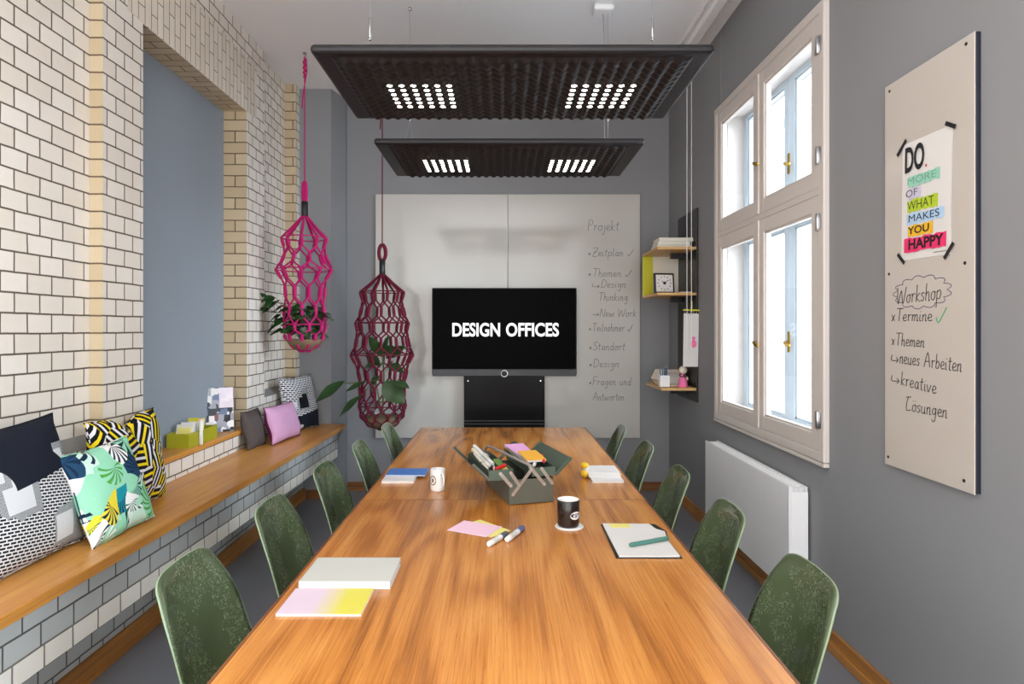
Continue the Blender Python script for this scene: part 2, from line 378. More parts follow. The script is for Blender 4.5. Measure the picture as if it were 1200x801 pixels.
pan = t.math('MULTIPLY', t.math('GREATER_THAN', s[0], .005), t.math('GREATER_THAN', s[1], .17))
t.col(t.mix(t.math('MULTIPLY', pan, .85), pic, lin((232, 218, 226)))); t.setp(.3); M['magazine'] = t.m
# ------------------------------------------------------------------ the setting
RW, BW, CZ = 1.625, 6.2, 3.82          # right wall, back wall, ceiling
YN = -1.6                               # the room runs on behind the camera
struct('floor', MB().box(-2.5, 1.95, YN, BW + .2, -.1, 0), M['floor'])
struct('ceiling', MB().box(-2.5, 1.95, YN, BW + .2, CZ, CZ + .1), M['ceil'])
struct('wall_back', MB().box(-2.4, 1.95, BW, BW + .2, 0, CZ), M['wall'])
struct('wall_left_return', MB().prism([(-2.4, 5.89), (-1.608, 5.89), (-1.535, 6.14), (-1.535, BW), (-2.4, BW)], 0, CZ), M['wall'])
# right wall with the window opening
WY0, WY1, WZ0, WZ1 = 3.15, 4.79, .91, 3.235
b = MB(); o0, o1, p0, p1 = WY0 + .06, WY1 - .06, WZ0 + .06, WZ1 - .06
v0, v1 = -.90 + .06, .74 - .06      # opening for an added, unseen window that brings in more daylight
b.box(RW, RW + .3, YN, v0, 0, CZ).box(RW, RW + .3, v1, o0, 0, CZ).box(RW, RW + .3, o1, BW, 0, CZ).box(RW, RW + .3, v0, v1, 0, p0).box(RW, RW + .3, v0, v1, p1, CZ).box(RW, RW + .3, o0, o1, 0, p0).box(RW, RW + .3, o0, o1, p1, CZ)
struct('wall_right', b, M['wall'])
# left wall: glazed brick with pilasters, plinth, niche and lintel
XA, XP, XN = -2.0, -1.935, -2.11
BR, TA, SO, LG = 0, 1, 2, 3
b = MB(); B0 = -2.4
def wbox(x0, x1, y0, y1, z0, z1, tan=True):   # faces toward the camera carry warm room light in their brick colour
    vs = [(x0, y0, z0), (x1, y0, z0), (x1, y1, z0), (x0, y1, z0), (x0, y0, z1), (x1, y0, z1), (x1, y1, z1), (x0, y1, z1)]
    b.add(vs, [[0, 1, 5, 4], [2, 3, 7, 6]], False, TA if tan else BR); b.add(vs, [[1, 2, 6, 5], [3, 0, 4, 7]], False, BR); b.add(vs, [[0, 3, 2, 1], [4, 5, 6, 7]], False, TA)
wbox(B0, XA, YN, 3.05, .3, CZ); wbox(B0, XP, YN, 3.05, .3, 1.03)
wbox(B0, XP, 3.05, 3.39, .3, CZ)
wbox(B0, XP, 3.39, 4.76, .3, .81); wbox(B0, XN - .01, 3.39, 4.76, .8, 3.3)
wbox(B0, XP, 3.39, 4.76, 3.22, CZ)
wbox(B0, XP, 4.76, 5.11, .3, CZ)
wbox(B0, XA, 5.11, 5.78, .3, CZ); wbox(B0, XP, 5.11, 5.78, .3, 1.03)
wbox(B0, -1.90, 5.78, 5.889, .3, CZ)
for y0, y1 in ((YN, 3.05), (5.11, 5.78)):      # sloped slate-grey ledge on the plinth
    b.add([(XP + .004, y0, 1.03), (XP + .004, y1, 1.03), (XA - .01, y1, 1.085), (XA - .01, y0, 1.085)], [[0, 1, 2, 3]], False, LG)
b.add([(XP + .0015, 3.25, 3.225), (XP + .0015, 4.95, 3.225), (XP + .0015, 4.95, 3.63), (XP + .0015, 3.25, 3.63), (XP - .02, 3.25, 3.225), (XP - .02, 4.95, 3.225), (XP - .02, 4.95, 3.63), (XP - .02, 3.25, 3.63)],
      [[0, 1, 2, 3], [0, 4, 5, 1], [3, 2, 6, 7], [0, 3, 7, 4], [1, 5, 6, 2]], False, SO)
struct('wall_left', b, [M['brick'], M['tan'], M['soldier'], M['ledgegrey']])
struct('wall_left_niche', MB().box(XN - .02, XN, 3.39, 4.76, .81, 3.219), M['niche'])
# corbelled brick ledge under the bench, and the recessed foot below it
def bx(Y): return -1.539 + (Y - 1.93) * (.074 / 3.96)     # front edge of the bench
def cx(Y): return bx(Y) - .083
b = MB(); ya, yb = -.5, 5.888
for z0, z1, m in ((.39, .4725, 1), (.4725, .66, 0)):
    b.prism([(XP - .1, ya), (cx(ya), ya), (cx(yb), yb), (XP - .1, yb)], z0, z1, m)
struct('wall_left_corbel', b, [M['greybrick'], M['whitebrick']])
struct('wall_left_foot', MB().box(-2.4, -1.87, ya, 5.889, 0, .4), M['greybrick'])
struct('baseboard_left', MB().box(-1.87, -1.85, ya, 5.889, 0, .108, .004).box(-1.85, -1.842, ya, 5.889, 0, .03, .003), M['base'])
struct('baseboard_right', MB().box(RW - .018, RW, YN, BW - .02, 0, .10, .004).box(RW - .03, RW - .018, YN, BW - .02, 0, .045, .005), M['base'])
struct('baseboard_back', MB().box(-1.53, RW - .03, BW - .02, BW, 0, .085, .004).box(-1.53, RW - .03, BW - .034, BW - .02, 0, .035, .004), M['basex'])
struct('baseboard_return', MB().box(-1.84, -1.615, 5.87, 5.89, 0, .085, .004), M['basex'])
# shallow plaster box along ceiling and right wall seam line
struct('trim_1', MB().box(RW - .004, RW, 4.71, 4.72, 3.1, CZ - .05), M['wall'])
# ---- window: casing, four inner sashes, outer sashes, handles, hinges
def build_window(wname, wlabel, tname, WY0, WY1):
    wn = bpy.data.objects.new(wname, None); C.objects.link(wn); wn['kind'] = 'structure'
    wn['label'] = wlabel
    XF = 1.597
    b = MB()
    b.box(XF, RW + .06, WY0, WY0 + .055, WZ0, WZ1, .006).box(XF, RW + .06, WY1 - .055, WY1, WZ0, WZ1, .006)
    b.box(XF, RW + .06, WY0 + .05, WY1 - .05, WZ0, WZ0 + .05, .006).box(XF, RW + .06, WY0 + .05, WY1 - .05, WZ1 - .055, WZ1, .006)
    b.box(XF + .004, RW + .06, WY0 + .05, WY1 - .05, 2.262, 2.30, .004)
    b.box(RW + .05, RW + .25, WY0 + .055, WY0 + .072, WZ0 + .055, WZ1 - .055).box(RW + .05, RW + .25, WY1 - .072, WY1 - .055, WZ0 + .055, WZ1 - .055)
    b.box(RW + .05, RW + .25, WY0 + .07, WY1 - .07, WZ0 + .055, WZ0 + .072).box(RW + .05, RW + .25, WY0 + .07, WY1 - .07, WZ1 - .072, WZ1 - .055)
    b.build('window_frame', M['frame'], wn)
    mid = (WY0 + WY1) / 2
    def sash(name, y0, y1, z0, z1, x0, x1, sw, mat, bot=.085):
        f = MB(); gy0, gy1, gz0, gz1 = y0 + sw, y1 - sw, z0 + bot, z1 - sw
        f.box(x0, x1, y0, gy0, z0, z1, .005).box(x0, x1, gy1, y1, z0, z1, .005).box(x0 + .001, x1 - .001, gy0 - .004, gy1 + .004, z0, gz0, .005).box(x0 + .001, x1 - .001, gy0 - .004, gy1 + .004, gz1, z1, .005)
        # glazing bead
        for a in ((gy0, gy0 + .012, gz0, gz1), (gy1 - .012, gy1, gz0, gz1), (gy0, gy1, gz0, gz0 + .012), (gy0, gy1, gz1 - .012, gz1)):
            f.box(x0 + .012, x1 - .004, *a)
        s = f.build(name, mat, wn)
        MB().box((x0 + x1) / 2, (x0 + x1) / 2 + .004, gy0 + .002, gy1 - .002, gz0 + .002, gz1 - .002).build('pane', M['glass'], s)
        return s
    Z = ((WZ0 + .05, 2.262), (2.30, WZ1 - .055))
    def handle_mb(x, y, z, d=-1):
        h = MB(); h.box(x - .005, x, y - .016, y + .016, z - .065, z + .065, .004)
        h.tube([(x, y, z), (x - .03, y, z)], .006, 8); h.tube([(x - .03, y, z), (x - .036, y - .02, z - .004), (x - .036, y - .055, z - .018), (x - .034, y - .075, z - .02)], [.008, .011, .012, .009], 10)
        h.ball((x - .034, y - .075, z - .02), .009)
        return h
    for k, (z0, z1) in enumerate(Z):
        a = sash('sash', WY0 + .055, mid, z0, z1, XF + .004, XF + .05, .082, M['frame'])
        c = sash('sash', mid, WY1 - .055, z0, z1, XF + .004, XF + .05, .082, M['frame'])
        hz = 2.62 if k else 1.50
        handle_mb(XF + .004, mid, hz).build('window_handle', M['brass'], c)
        MB().box(XF - .004, XF + .006, mid - .018, mid + .018, z0, z1, .004).build('stop_bead', M['frame'], wn)
        # outer pair
        e = sash('sash', WY0 + .07, mid, z0 - .02, z1 + .02, RW + .17, RW + .215, .07, M['frame2'])
        g = sash('sash', mid, WY1 - .07, z0 - .02, z1 + .02, RW + .17, RW + .215, .07, M['frame2'])
        handle_mb(RW + .17, mid, hz).build('window_handle', M['brass'], g)
        for zz in ((z0 + .16, z1 - .16) if k else (z0 + .16, z1 - .14)):
            MB().cyl((XF - .005, WY0 + .052, zz - .045), .009, .09, 12, b=.003).box(XF - .002, XF + .003, WY0 + .02, WY0 + .085, zz - .04, zz + .04).build('hinge', M['steel'], wn)
    MB().box(RW + .06, RW + .17, WY0 + .06, WY1 - .06, 2.255, 2.305).build('transom', M['frame2'], wn)
    struct(tname, MB().box(RW - .03, RW, WY0 - .005, WY1 + .005, WZ0 - .022, WZ0 - .002, .004), M['frame'])
build_window('window_1', 'tall white double box window with four sashes in the grey right wall', 'trim_2', WY0, WY1)
build_window('fill_window', 'added white box window beside the camera, unseen, letting in fill daylight', 'trim_3', -.90, .74)
# house across the courtyard
fac = thing('courtyard_building', 'cream rendered house wall seen through the window', 'building', (8.5, 17.5, -3))
bb = MB().box(-.3, .3, -4, 6, 0, 10.5); bb.build('facade', M['facade'], fac)
MB().box(-.4, .34, -4.05, 6.05, 10.5, 10.75, .02).build('cornice', M['frame2'], fac)
# ------------------------------------------------------------------ bench and niche sill
by = 1.0
bench = thing('wall_bench', 'long oak bench board on the brick ledge along the left wall', 'bench', (0, 0, .657))
yj = 2.575
for y0, y1 in ((-.5, yj - .001), (yj + .001, 5.888)):
    b = MB(); ins = .003
    b.prism([(XP + .001, y0), (bx(y0) - ins, y0), (bx(y1) - ins, y1), (XP + .001, y1)], 0, ins)
    b.prism([(XP + .001, y0), (bx(y0), y0), (bx(y1), y1), (XP + .001, y1)], ins, .040 - ins)
    b.prism([(XP + .001, y0), (bx(y0) - ins, y0), (bx(y1) - ins, y1), (XP + .001, y1)], .040 - ins, .040)
    b.build('bench_board', M['bench'], bench)
BZ = .697
SZ = .843
sill = MB().box(XN, XP + .012, 3.392, 4.758, .8105, SZ, .003).build('niche_sill', M['bench'])
tag(sill, 'oak sill board at the foot of the grey wall niche', 'sill')
# ------------------------------------------------------------------ tables
TZ = .74
def make_table(y0, y1, label):
    t = thing('conference_table', label, 'table', (0, (y0 + y1) / 2, 0), 0, None)
    hl = (y1 - y0) / 2 - .0015
    # veneered top, a darker solid edge round it
    xl, xr = -.706, .706
    b = MB().box(xl + .012, xr - .012, -hl + .004, hl - .004, TZ - .03, TZ)
    b.build('tabletop', M['table'], t)
    e = MB()
    for s in (-1, 1):
        x0, x1 = (xl, xl + .012) if s < 0 else (xr - .012, xr)
        e.box(x0, x1, -hl, hl, TZ - .032, TZ - .0008, .0025)
        e.box(xl + .012, xr - .012, s * hl - (.004 if s > 0 else 0), s * hl + (.004 if s < 0 else 0), TZ - .032, TZ - .0008)
    e.build('edge_band', M['edge'], t)
    MB().box(-.34, .34, -hl + .25, -hl + .31, TZ - .09, TZ - .032, .004).box(-.34, .34, hl - .31, hl - .25, TZ - .09, TZ - .032, .004).box(-.03, .03, -hl + .31, hl - .31, TZ - .09, TZ - .032, .004).build('underframe', M['dsteel'], t)
    for sx in (-1, 1):
        for sy in (-1, 1):
            l = MB().box(sx * .31 - .025, sx * .31 + .025, sy * (hl - .28) - .025, sy * (hl - .28) + .025, .012, TZ - .09, .004)
            lo = l.build('leg', M['dsteel'], t)
            MB().cyl((sx * .31, sy * (hl - .28), 0), .028, .012, 16).build('foot', M['black'], lo)
    return t
make_table(.83, 3.116, 'near half of the long walnut conference table, with black mug and notebooks on it')
make_table(3.116, 5.405, 'far half of the long walnut conference table, reaching towards the television')
# ------------------------------------------------------------------ shell chairs
def smooth_path(pts, n):
    pts = [Vector(p) for p in pts]; out = []; m = len(pts) - 1
    for i in range(n + 1):
        x = i / n * m; k = min(int(x), m - 1); f = x - k
        a, b_, c, d = pts[max(k - 1, 0)], pts[k], pts[k + 1], pts[min(k + 2, m)]
        out.append(.5 * ((2 * b_) + (c - a) * f + (2 * a - 5 * b_ + 4 * c - d) * f * f + (3 * b_ - a - 3 * c + d) * f ** 3))
    return out
# (forward, height, half width, side curl)
PR = [(.245, .418, .150, .0), (.235, .438, .195, .006), (.19, .447, .216, .016), (.08, .432, .230, .032), (-.06, .420, .228, .045), (-.150, .428, .232, .060), (-.192, .470, .232, .070), (-.210, .54, .229, .066), (-.226, .62, .222, .056), (-.243, .70, .207, .040), (-.258, .765, .184, .024), (-.266, .797, .168, .012), (-.273, .815, .135, .004), (-.277, .823, .085, .0), (-.279, .826, .0, .0)]
def shell_geo():
    N, Mv = 56, 20
    P = smooth_path([(a, z, w_, ) for a, z, w_, c in PR], N); Q = smooth_path([(c, 0, 0) for a, z, w_, c in PR], N)
    rows = []
    for i in range(N + 1):
        a, z, hw = P[i]; c = Q[i].x
        d = P[min(i + 1, N)] - P[max(i - 1, 0)]; tx, tz = d.x, d.y; L = math.hypot(tx, tz) or 1
        nx, nz = tz / L, -tx / L          # towards the sitter
        row = []
        for j in range(Mv + 1):
            s = 2 * j / Mv - 1
            off = c * abs(s) ** 2.3 - .010 * max(0, (abs(s) - .86) / .14) ** 2 * min(1, c / .02)
            row.append(Vector((a + nx * off, s * max(hw, .0005), z + nz * off)))
        rows.append(row)
    return rows
def make_chair(label):
    t = thing('shell_chair', label, 'chair', (0, 0, 0), 0, 'green shell chairs around the table')
    R = shell_geo(); nv = len(R[0])
    b = MB(); vs = [p for r in R for p in r]
    b.add(vs, [[i * nv + j, i * nv + j + 1, (i + 1) * nv + j + 1, (i + 1) * nv + j] for i in range(len(R) - 1) for j in range(nv - 1)], True)
    sh = b.build('shell', M['shell'], t)
    so = sh.modifiers.new('thick', 'SOLIDIFY'); so.thickness = .006; so.offset = 0
    rim = [r[0] for r in R[1:]] + [r[-1] for r in R[-2::-1]] + [R[0][j] for j in range(nv - 2, 0, -1)]
    MB().tube(rim, .0034, 6, True).build('rim', M['shelledge'], t)
    f = MB()
    for sx in (-1, 1):
        f.tube([(sx * .11, -.12, .395), (sx * .11, .12, .395)], .006, 8)
    for sy in (-1, 1): f.tube([(-.11, sy * .12, .395), (.11, sy * .12, .395)], .006, 8)
    for sx in (-1, 1):
        for sy in (-1, 1): f.cyl((sx * .09, sy * .1, .395), .018, .03, 12)
    f.tube([(-.11, -.12, .395), (0, 0, .21), (.11, .12, .395)], .0045, 6).tube([(.11, -.12, .395), (0, 0, .21), (-.11, .12, .395)], .0045, 6)
    f.build('base_frame', M['chrome'], t)
    for sx in (-1, 1):
        for sy in (-1, 1):
            l = MB().tube([(sx * .11, sy * .12, .395), (sx * .19, sy * .20, .01)], .0075, 8).tube([(0, 0, .21), (sx * .17, sy * .18, .106)], .0045, 6)
            lo = l.build('leg', M['chrome'], t)
            MB().cyl((sx * .191, sy * .201, 0), .012, .018, 12, b=.003).build('glide', M['black'], lo)
    return t
L = [(-1.06, 2.07), (-1.04, 2.78), (-1.02, 3.52), (-.985, 4.24), (-.945, 5.02)]
Rr = [(.99, 2.01), (.985, 2.71), (.975, 3.43), (.968, 4.20), (.935, 4.93)]
LL = ['green fibreglass shell chair beside the bench, nearest on the left of the table',
      'green shell chair on the left of the table, second from the camera',
      'middle chair of the five green shell chairs along the left table side',
      'green shell chair on the left of the table, next to the blue notebook',
      'farthest green shell chair on the left, below the wine red hanging planter']
LR = ['green fibreglass shell chair nearest on the right of the table, below the tall memo board',
      'green shell chair on the right of the table, in front of the white radiator',
      'middle chair of the five green shell chairs along the right table side',
      'green shell chair on the right of the table, fourth from the camera',
      'farthest green shell chair on the right, in front of the large glass board']
ch0 = make_chair(LL[0]); ch0.location = (L[0][0] + .275, L[0][1], 0); ch0.rotation_euler.z = 0
for (x, y), lb in list(zip(L, LL))[1:]: dup(ch0, (x + .275, y, 0), random.uniform(-.03, .03), lb)
for (x, y), lb in zip(Rr, LR): dup(ch0, (x - .275, y, 0), PI + random.uniform(-.03, .03), lb)
# ------------------------------------------------------------------ handwriting (single strokes)
G = {'W': (.9, ['0,1 .15,0 .4,.8 .65,0 .9,1']), 'P': (.55, ['.1,0 .12,1 .4,1 .5,.78 .38,.55 .12,.5']), 'T': (.6, ['0,1 .65,1', '.32,1 .28,0']),
     'A': (.65, ['0,0 .3,1 .6,0', '.12,.38 .5,.4']), 'L': (.6, ['.25,1 .1,.55 .12,.05 .25,0 .6,.08', '0,.95 .5,1']), 'Z': (.6, ['0,1 .55,1 .05,0 .6,0', '.1,.5 .5,.52']),
     'N': (.65, ['0,0 .08,1 .5,0 .6,1']), 'D': (.6, ['.05,0 .08,1 .45,.85 .55,.45 .35,.08 .05,0']), 'F': (.5, ['.05,0 .08,1 .55,1', '.08,.52 .42,.55']), 'S': (.5, ['.5,.9 .25,1 .05,.78 .3,.52 .48,.28 .25,0 0,.12']),
     'o': (.42, ['.3,.5 .08,.4 .06,.1 .25,0 .38,.2 .32,.45 .28,.5 .45,.42']), 'r': (.36, ['0,.5 .08,.45 .1,0', '.1,.35 .2,.5 .36,.46']), 'k': (.4, ['.06,1 .06,0', '.36,.5 .08,.25 .4,0']),
     's': (.34, ['.32,.45 .15,.5 .06,.38 .28,.18 .18,.01 0,.06']), 'h': (.42, ['.06,1 .06,0', '.06,.3 .2,.5 .32,.42 .34,0 .44,.03']), 'p': (.44, ['.06,.5 .06,-.45', '.06,.4 .25,.52 .4,.35 .3,.05 .06,.08']),
     'e': (.38, ['0,.22 .32,.3 .28,.48 .12,.5 .04,.25 .14,.02 .4,.08']), 'm': (.62, ['.04,.5 .05,0', '.05,.35 .17,.5 .26,.42 .27,0', '.27,.35 .4,.5 .5,.42 .52,0 .62,.05']), 'i': (.2, ['.06,.5 .07,.05 .2,.03', '.09,.7 .1,.74']),
     'n': (.42, ['.04,.5 .05,0', '.05,.33 .2,.5 .31,.42 .32,.02 .42,.04']), 'u': (.44, ['.04,.5 .05,.1 .18,0 .32,.12 .34,.5', '.34,.3 .36,.02 .44,.03']), 'b': (.42, ['.06,1 .06,0', '.06,.3 .22,.5 .38,.3 .25,.02 .06,.06']),
     't': (.32, ['.16,.85 .14,.08 .3,.02', '0,.58 .32,.6']), 'a': (.44, ['.36,.42 .18,.5 .05,.25 .15,.02 .32,.15 .36,.5', '.36,.4 .36,.04 .46,.03']), 'v': (.38, ['0,.5 .14,0 .34,.5']), 'g': (.44, ['.36,.42 .18,.5 .05,.28 .15,.08 .32,.18 .36,.5 .36,-.25 .2,-.42 .04,-.3']),
     'j': (.24, ['.16,.5 .16,-.3 .04,-.42 -.05,-.3', '.17,.7 .18,.74']), 'l': (.22, ['.06,1 .06,.08 .2,.02']), 'w': (.6, ['0,.5 .12,0 .26,.4 .4,0 .56,.5']), 'd': (.44, ['.34,.38 .18,.5 .05,.25 .15,.02 .34,.15', '.36,1 .36,.04 .45,.03']), 'f': (.3, ['.3,.95 .16,.9 .12,-.1', '0,.5 .28,.5']),
     'x': (.4, ['0,.5 .32,.0', '.3,.5 .02,.0']), '*': (.4, ['.0,.25 .3,.28', '.08,.4 .24,.12', '.24,.42 .08,.1']), '>': (.9, ['0,.55 .02,.15 .75,.18', '.55,.36 .78,.18 .58,.0']), '-': (.9, ['0,.25 .75,.27', '.55,.45 .78,.27 .58,.1']), '!': (.7, ['0,.3 .18,.02 .6,.85']), ' ': (.35, [])}
G['\xf6'] = (.42, G['o'][1] + ['.1,.72 .11,.76', '.3,.72 .31,.76'])
def write(mb, txt, x, y, h, width, rad, z, slope=0.0, mat=0):
    tot = sum(G[c][0] + .08 for c in txt); k = width / tot; cx_ = x
    for c in txt:
        w_, st = G[c]
        for s_ in st:
            pts = [tuple(float(q) for q in p.split(',')) for p in s_.split()]
            P = [(cx_ + (px + py * .12) * k, y + py * h + (cx_ - x) * slope + random.uniform(-.01, .01) * h, z) for px, py in pts]
            if len(P) > 2: P = smooth_path(P, len(P) * 4)
            mb.tube(P, rad, 4, mat=mat)
        cx_ += (w_ + .08) * k
# ------------------------------------------------------------------ large glass board and television on the back wall
YB = 6.165
def bl(px, py): return ((px - CX) * YB / F + 1.25, H - (py - CY) * YB / F - .517)
gb = thing('glass_board', 'large pale glass writing board behind the television', 'whiteboard', mat=frame((-1.25, BW, .517), (1, 0, 0), (0, 0, 1)))
Wb, Hb = 2.585, 2.38
MB().box(0, Wb / 2 - .0015, 0, Hb, .012, .034, .003).box(Wb / 2 + .0015, Wb, 0, Hb, .012, .034, .003).build('glass_panel', M['board'], gb)
MB().box(.01, Wb - .01, .008, Hb - .01, .0005, .012).build('backing', M['boardedge'], gb)
for txt, x0, x1, py in (('Projekt', 688, 726, 270), ('*Zeitplan !', 689, 743, 300), ('*Themen !', 689, 741, 324), ('>Design', 694, 734, 337), ('Thinking', 701, 736, 352), ('-New Work', 694, 746, 371), ('*Teilnehmer !', 690, 742, 388), ('*Standort', 690, 733, 410), ('*Design', 690, 726, 430), ('*Fragen und', 690, 740, 451), ('Antworten', 695, 732, 469)):
    a, c = bl(x0, py); a2, _ = bl(x1, py); q = MB()
    write(q, txt, a, c, .078 if txt != 'Projekt' else .10, a2 - a, .0022, .0345); q.build('handwriting', M['inkgrey'], gb)
YT = 6.0
tv = thing('television', 'flat black television showing white lettering, on a black stand', 'television', (.008, YT + .02, 1.146), 0)
MB().box(-.689, .689, -.012, .03, .0, .827, .006).build('housing', M['black'], tv)
MB().box(-.681, .681, -.0145, -.0118, .055, .819).build('screen', M['screen'], tv)
q = MB(); Mt = frame((0, 0, 0), (1, 0, 0), (0, 0, 1))
def tl(px, py): return ((px - CX) * YT / F - .008, H - (py - CY) * YT / F - 1.146)
for txt, a0, a1 in (('DESIGN', 530, 586), ('OFFICES', 593, 655)):
    x0, y0 = tl(a0, 394.2); x1, y1 = tl(a1, 378); put_text(q, txt, x0, x1, y0, y1, .0152, .026, M=Mt)
q.build('screen_lettering', M['tvtext'], tv)
MB().box(-.685, .685, -.02, -.005, -.012, .052, .005).build('speaker_bar', M['tvbar'], tv)
ring = MB().tube([(.03 * math.cos(a), -.024, .012 + .03 * math.sin(a)) for a in [k * PI / 12 for k in range(24)]], .007, 8, True)
ring.build('control_ring', M['steel'], tv)
MB().cyl((0, 0, 0), .024, .004, 20, M=Matrix.Translation((0, -.021, .012)) @ Matrix.Rotation(PI / 2, 4, 'X')).build('control_eye', M['black'], tv)
st = thing('television_stand', 'black panel stand under the television with two silver studs', 'stand', (.008, YT + .078, 0))
MB().box(-.388, .388, -.015, .015, .70, 1.40, .004).build('front_panel', M['blackpanel'], st)
MB().box(-.388, .388, -.019, -.013, .652, .70, .003).box(-.388, .388, -.015, .015, .60, .652).build('lower_panel', M['blackpanel'], st)
MB().box(-.388, .388, -.021, -.014, .697, .704).box(-.388, .388, -.021, -.014, .668, .675).build('trim_strip', M['dsteel'], st)
MB().box(-.05, .05, -.012, .03, .03, .62, .004).build('column', M['black'], st)
MB().box(-.4, .4, -.3, .06, 0, .03, .008).build('floor_plate', M['black'], st)
for s in (-1, 1):
    MB().cyl((0, 0, 0), .014, .008, 16, M=Matrix.Translation((s * .347, -.015, 1.085)) @ Matrix.Rotation(PI / 2, 4, 'X')).build('stud', M['chrome'], st)
# ------------------------------------------------------------------ tall memo board on the right wall
mbd = thing('memo_board', 'tall narrow enamel writing board on the right wall with poster and notes', 'whiteboard', mat=frame((RW, 2.656, 1.015), (0, -1, 0), (0, 0, 1)))
MB().box(0, .505, 0, 1.58, .016, .0205, .0015).build('board_face', M['board2'], mbd)
MB().box(.004, .509, .004, 1.578, .0005, .016, .002).build('board_body', M['boardedge'], mbd)
def rb(px, py):
    Y = F * 1.6045 / (px - CX); return (2.656 - Y, H - (py - CY) * Y / F - 1.015)
for px, py in ((1042.6, 107), (1132.5, 51.5), (1131, 308), (1042, 321), (1041, 535), (1130, 563)):
    x, y = rb(px, py); MB().cyl((x, y, .0205), .006, .002, 12).build('screw', M['black'], mbd)
def wr(txt, p0, p1, h, mat='ink', rad=.0017):
    (x0, y0), (x1, y1) = rb(*p0), rb(*p1); q = MB()
    write(q, txt, x0, y0, h, x1 - x0, rad, .021, (y1 - y0) / (x1 - x0)); q.build('handwriting', M[mat], mbd)
wr('Workshop', (1051, 356), (1104, 350), .066)
wr('xTermine', (1045, 376), (1093, 376), .05)
wr('!', (1097, 378), (1111, 374), .065, 'inkgreen', .0022)
wr('xThemen', (1045, 404), (1084, 407), .05)
wr('>neues Arbeiten', (1045, 424), (1128, 436), .055)
wr('>kreative', (1045, 448), (1098, 462), .055)
wr('L\xf6sungen', (1061, 480), (1111, 490), .055)
q = MB(); n = 13; c0 = rb(1079, 342)
chw = (rb(1112, 343)[0] - rb(1046, 343)[0]) / 2.3
pts = []
for k in range(n):
    for f in range(6):
        a = 2 * PI * (k + f / 6) / n; bu = 1 + .2 * abs(math.sin(PI * f / 6))
        pts.append((c0[0] + chw * bu * math.cos(a), c0[1] + .054 * bu * math.sin(a) + .0, .021))
q.tube(pts, .0014, 4, True); q.build('cloud_outline', M['inkblue'], mbd)
# poster
pc = thing('poster', 'white motivational poster with coloured brush strokes taped on the memo board', 'poster', mat=frame((RW - .0212, 2.545, 1.855), (0, -1, -.02), (0, -.02, 1)))
PWd, PH = .285, .462
b = MB().grid(lambda u, v: (u * PWd, v * PH, .0008 + .003 * u * math.sin(v * PI)), 8, 12); b.grid(lambda u, v: (u * PWd, v * PH, .0003), 1, 1, flip=True); b.build('sheet', M['paper'], pc)
rows = [('MORE', (150, 208, 186), .045, .225, .285, .325, .040), ('OF', (206, 202, 222), .048, .12, .238, .278, .03), ('WHAT', (182, 206, 44), .040, .215, .185, .232, .04), ('MAKES', (176, 208, 238), .036, .25, .138, .178, .05), ('YOU', (240, 186, 40), .045, .19, .090, .132, .045), ('HAPPY', (232, 50, 110), .022, .262, .030, .084, .05)]
inks = [(120, 170, 150), (90, 90, 110), (70, 80, 40), (30, 34, 50), (30, 24, 16), (40, 16, 26)]
for (txt, colr, a0, a1, y0, y1, tx), ink, bo in zip(rows, inks, (0, 0, 0, 0, .02, .036)):
    mm = plain('brush_' + txt.lower(), colr, .7, var=.18, scale=60)
    s = MB(); N = 14
    top = [(a0 + (a1 - a0) * k / N, y1 + random.uniform(-.004, .004)) for k in range(N + 1)]; bot = [(a0 + (a1 - a0) * k / N, y0 + random.uniform(-.004, .004)) for k in range(N + 1)]
    s.add([(x, y, .0042) for x, y in top + bot], [[k, N + 1 + k, N + 2 + k, k + 1] for k in range(N)]); s.build('brush_stroke', mm, pc)
    s = MB(); wd = {'MORE': .165, 'OF': .07, 'WHAT': .155, 'MAKES': .175, 'YOU': .125, 'HAPPY': .2}[txt]
    put_text(s, txt, tx, tx + wd, y0 + .008, y1 - .004, .0048, bo); s.build('lettering', plain('ink_' + txt.lower(), ink, .7), pc)
s = MB(); put_text(s, 'DO', .022, .137, .342, .445, .0046, .03); s.build('lettering', M['ink'], pc)
MB().box(.143, .152, .343, .353, .0042, .0046).build('full_stop', M['red'], pc)
s = MB()
for k in range(9): s.box(.195 + k * .008, .201 + k * .008, .013, .0165, .004, .0044)
s.build('small_print', M['inkgrey'], pc)
for x, y, a, ln in ((.0, .452, .72, .075), (.277, .461, -.5, .06), (.005, .008, -.75, .06), (.277, .012, .85, .07)):
    Mx = Matrix.Translation((x, y, .0048)) @ Matrix.Rotation(a, 4, 'Z')
    MB().box(-ln / 2, ln / 2, -.0075, .0075, 0, .0006, M=Mx).build('tape_strip', M['tape'], pc)
# ------------------------------------------------------------------ radiator
rd = thing('radiator', 'white flat panel radiator on the right wall below the window', 'radiator', (RW, 4.035, .175))
hw = .695
MB().box(-.114, -.104, -hw, hw, 0, .575, .004).build('front_plate', M['white'], rd)
MB().box(-.104, -.03, -hw + .01, hw - .01, .02, .545, .004).build('core', M['white'], rd)
for s in (-1, 1):
    q = MB().box(-.104, -.012, s * hw - (.012 if s > 0 else 0), s * hw + (.012 if s < 0 else 0), 0, .545, .003)
    q.build('side_plate', M['white'], rd)
q = MB()
for k in range(29):
    y = -hw + .02 + k * (2 * hw - .04) / 28; q.box(-.104, -.02, y - .004, y + .004, .548, .566)
q.box(-.104, -.098, -hw, hw, .545, .57).box(-.03, -.016, -hw, hw, .545, .572, .002)
for s in (-1, 1):
    for k in range(7): q.box(-.098 + k * .011, -.092 + k * .011, s * (hw - .004) - .004, s * (hw - .004) + .004, .545, .566)
q.build('top_grille', M['white'], rd)
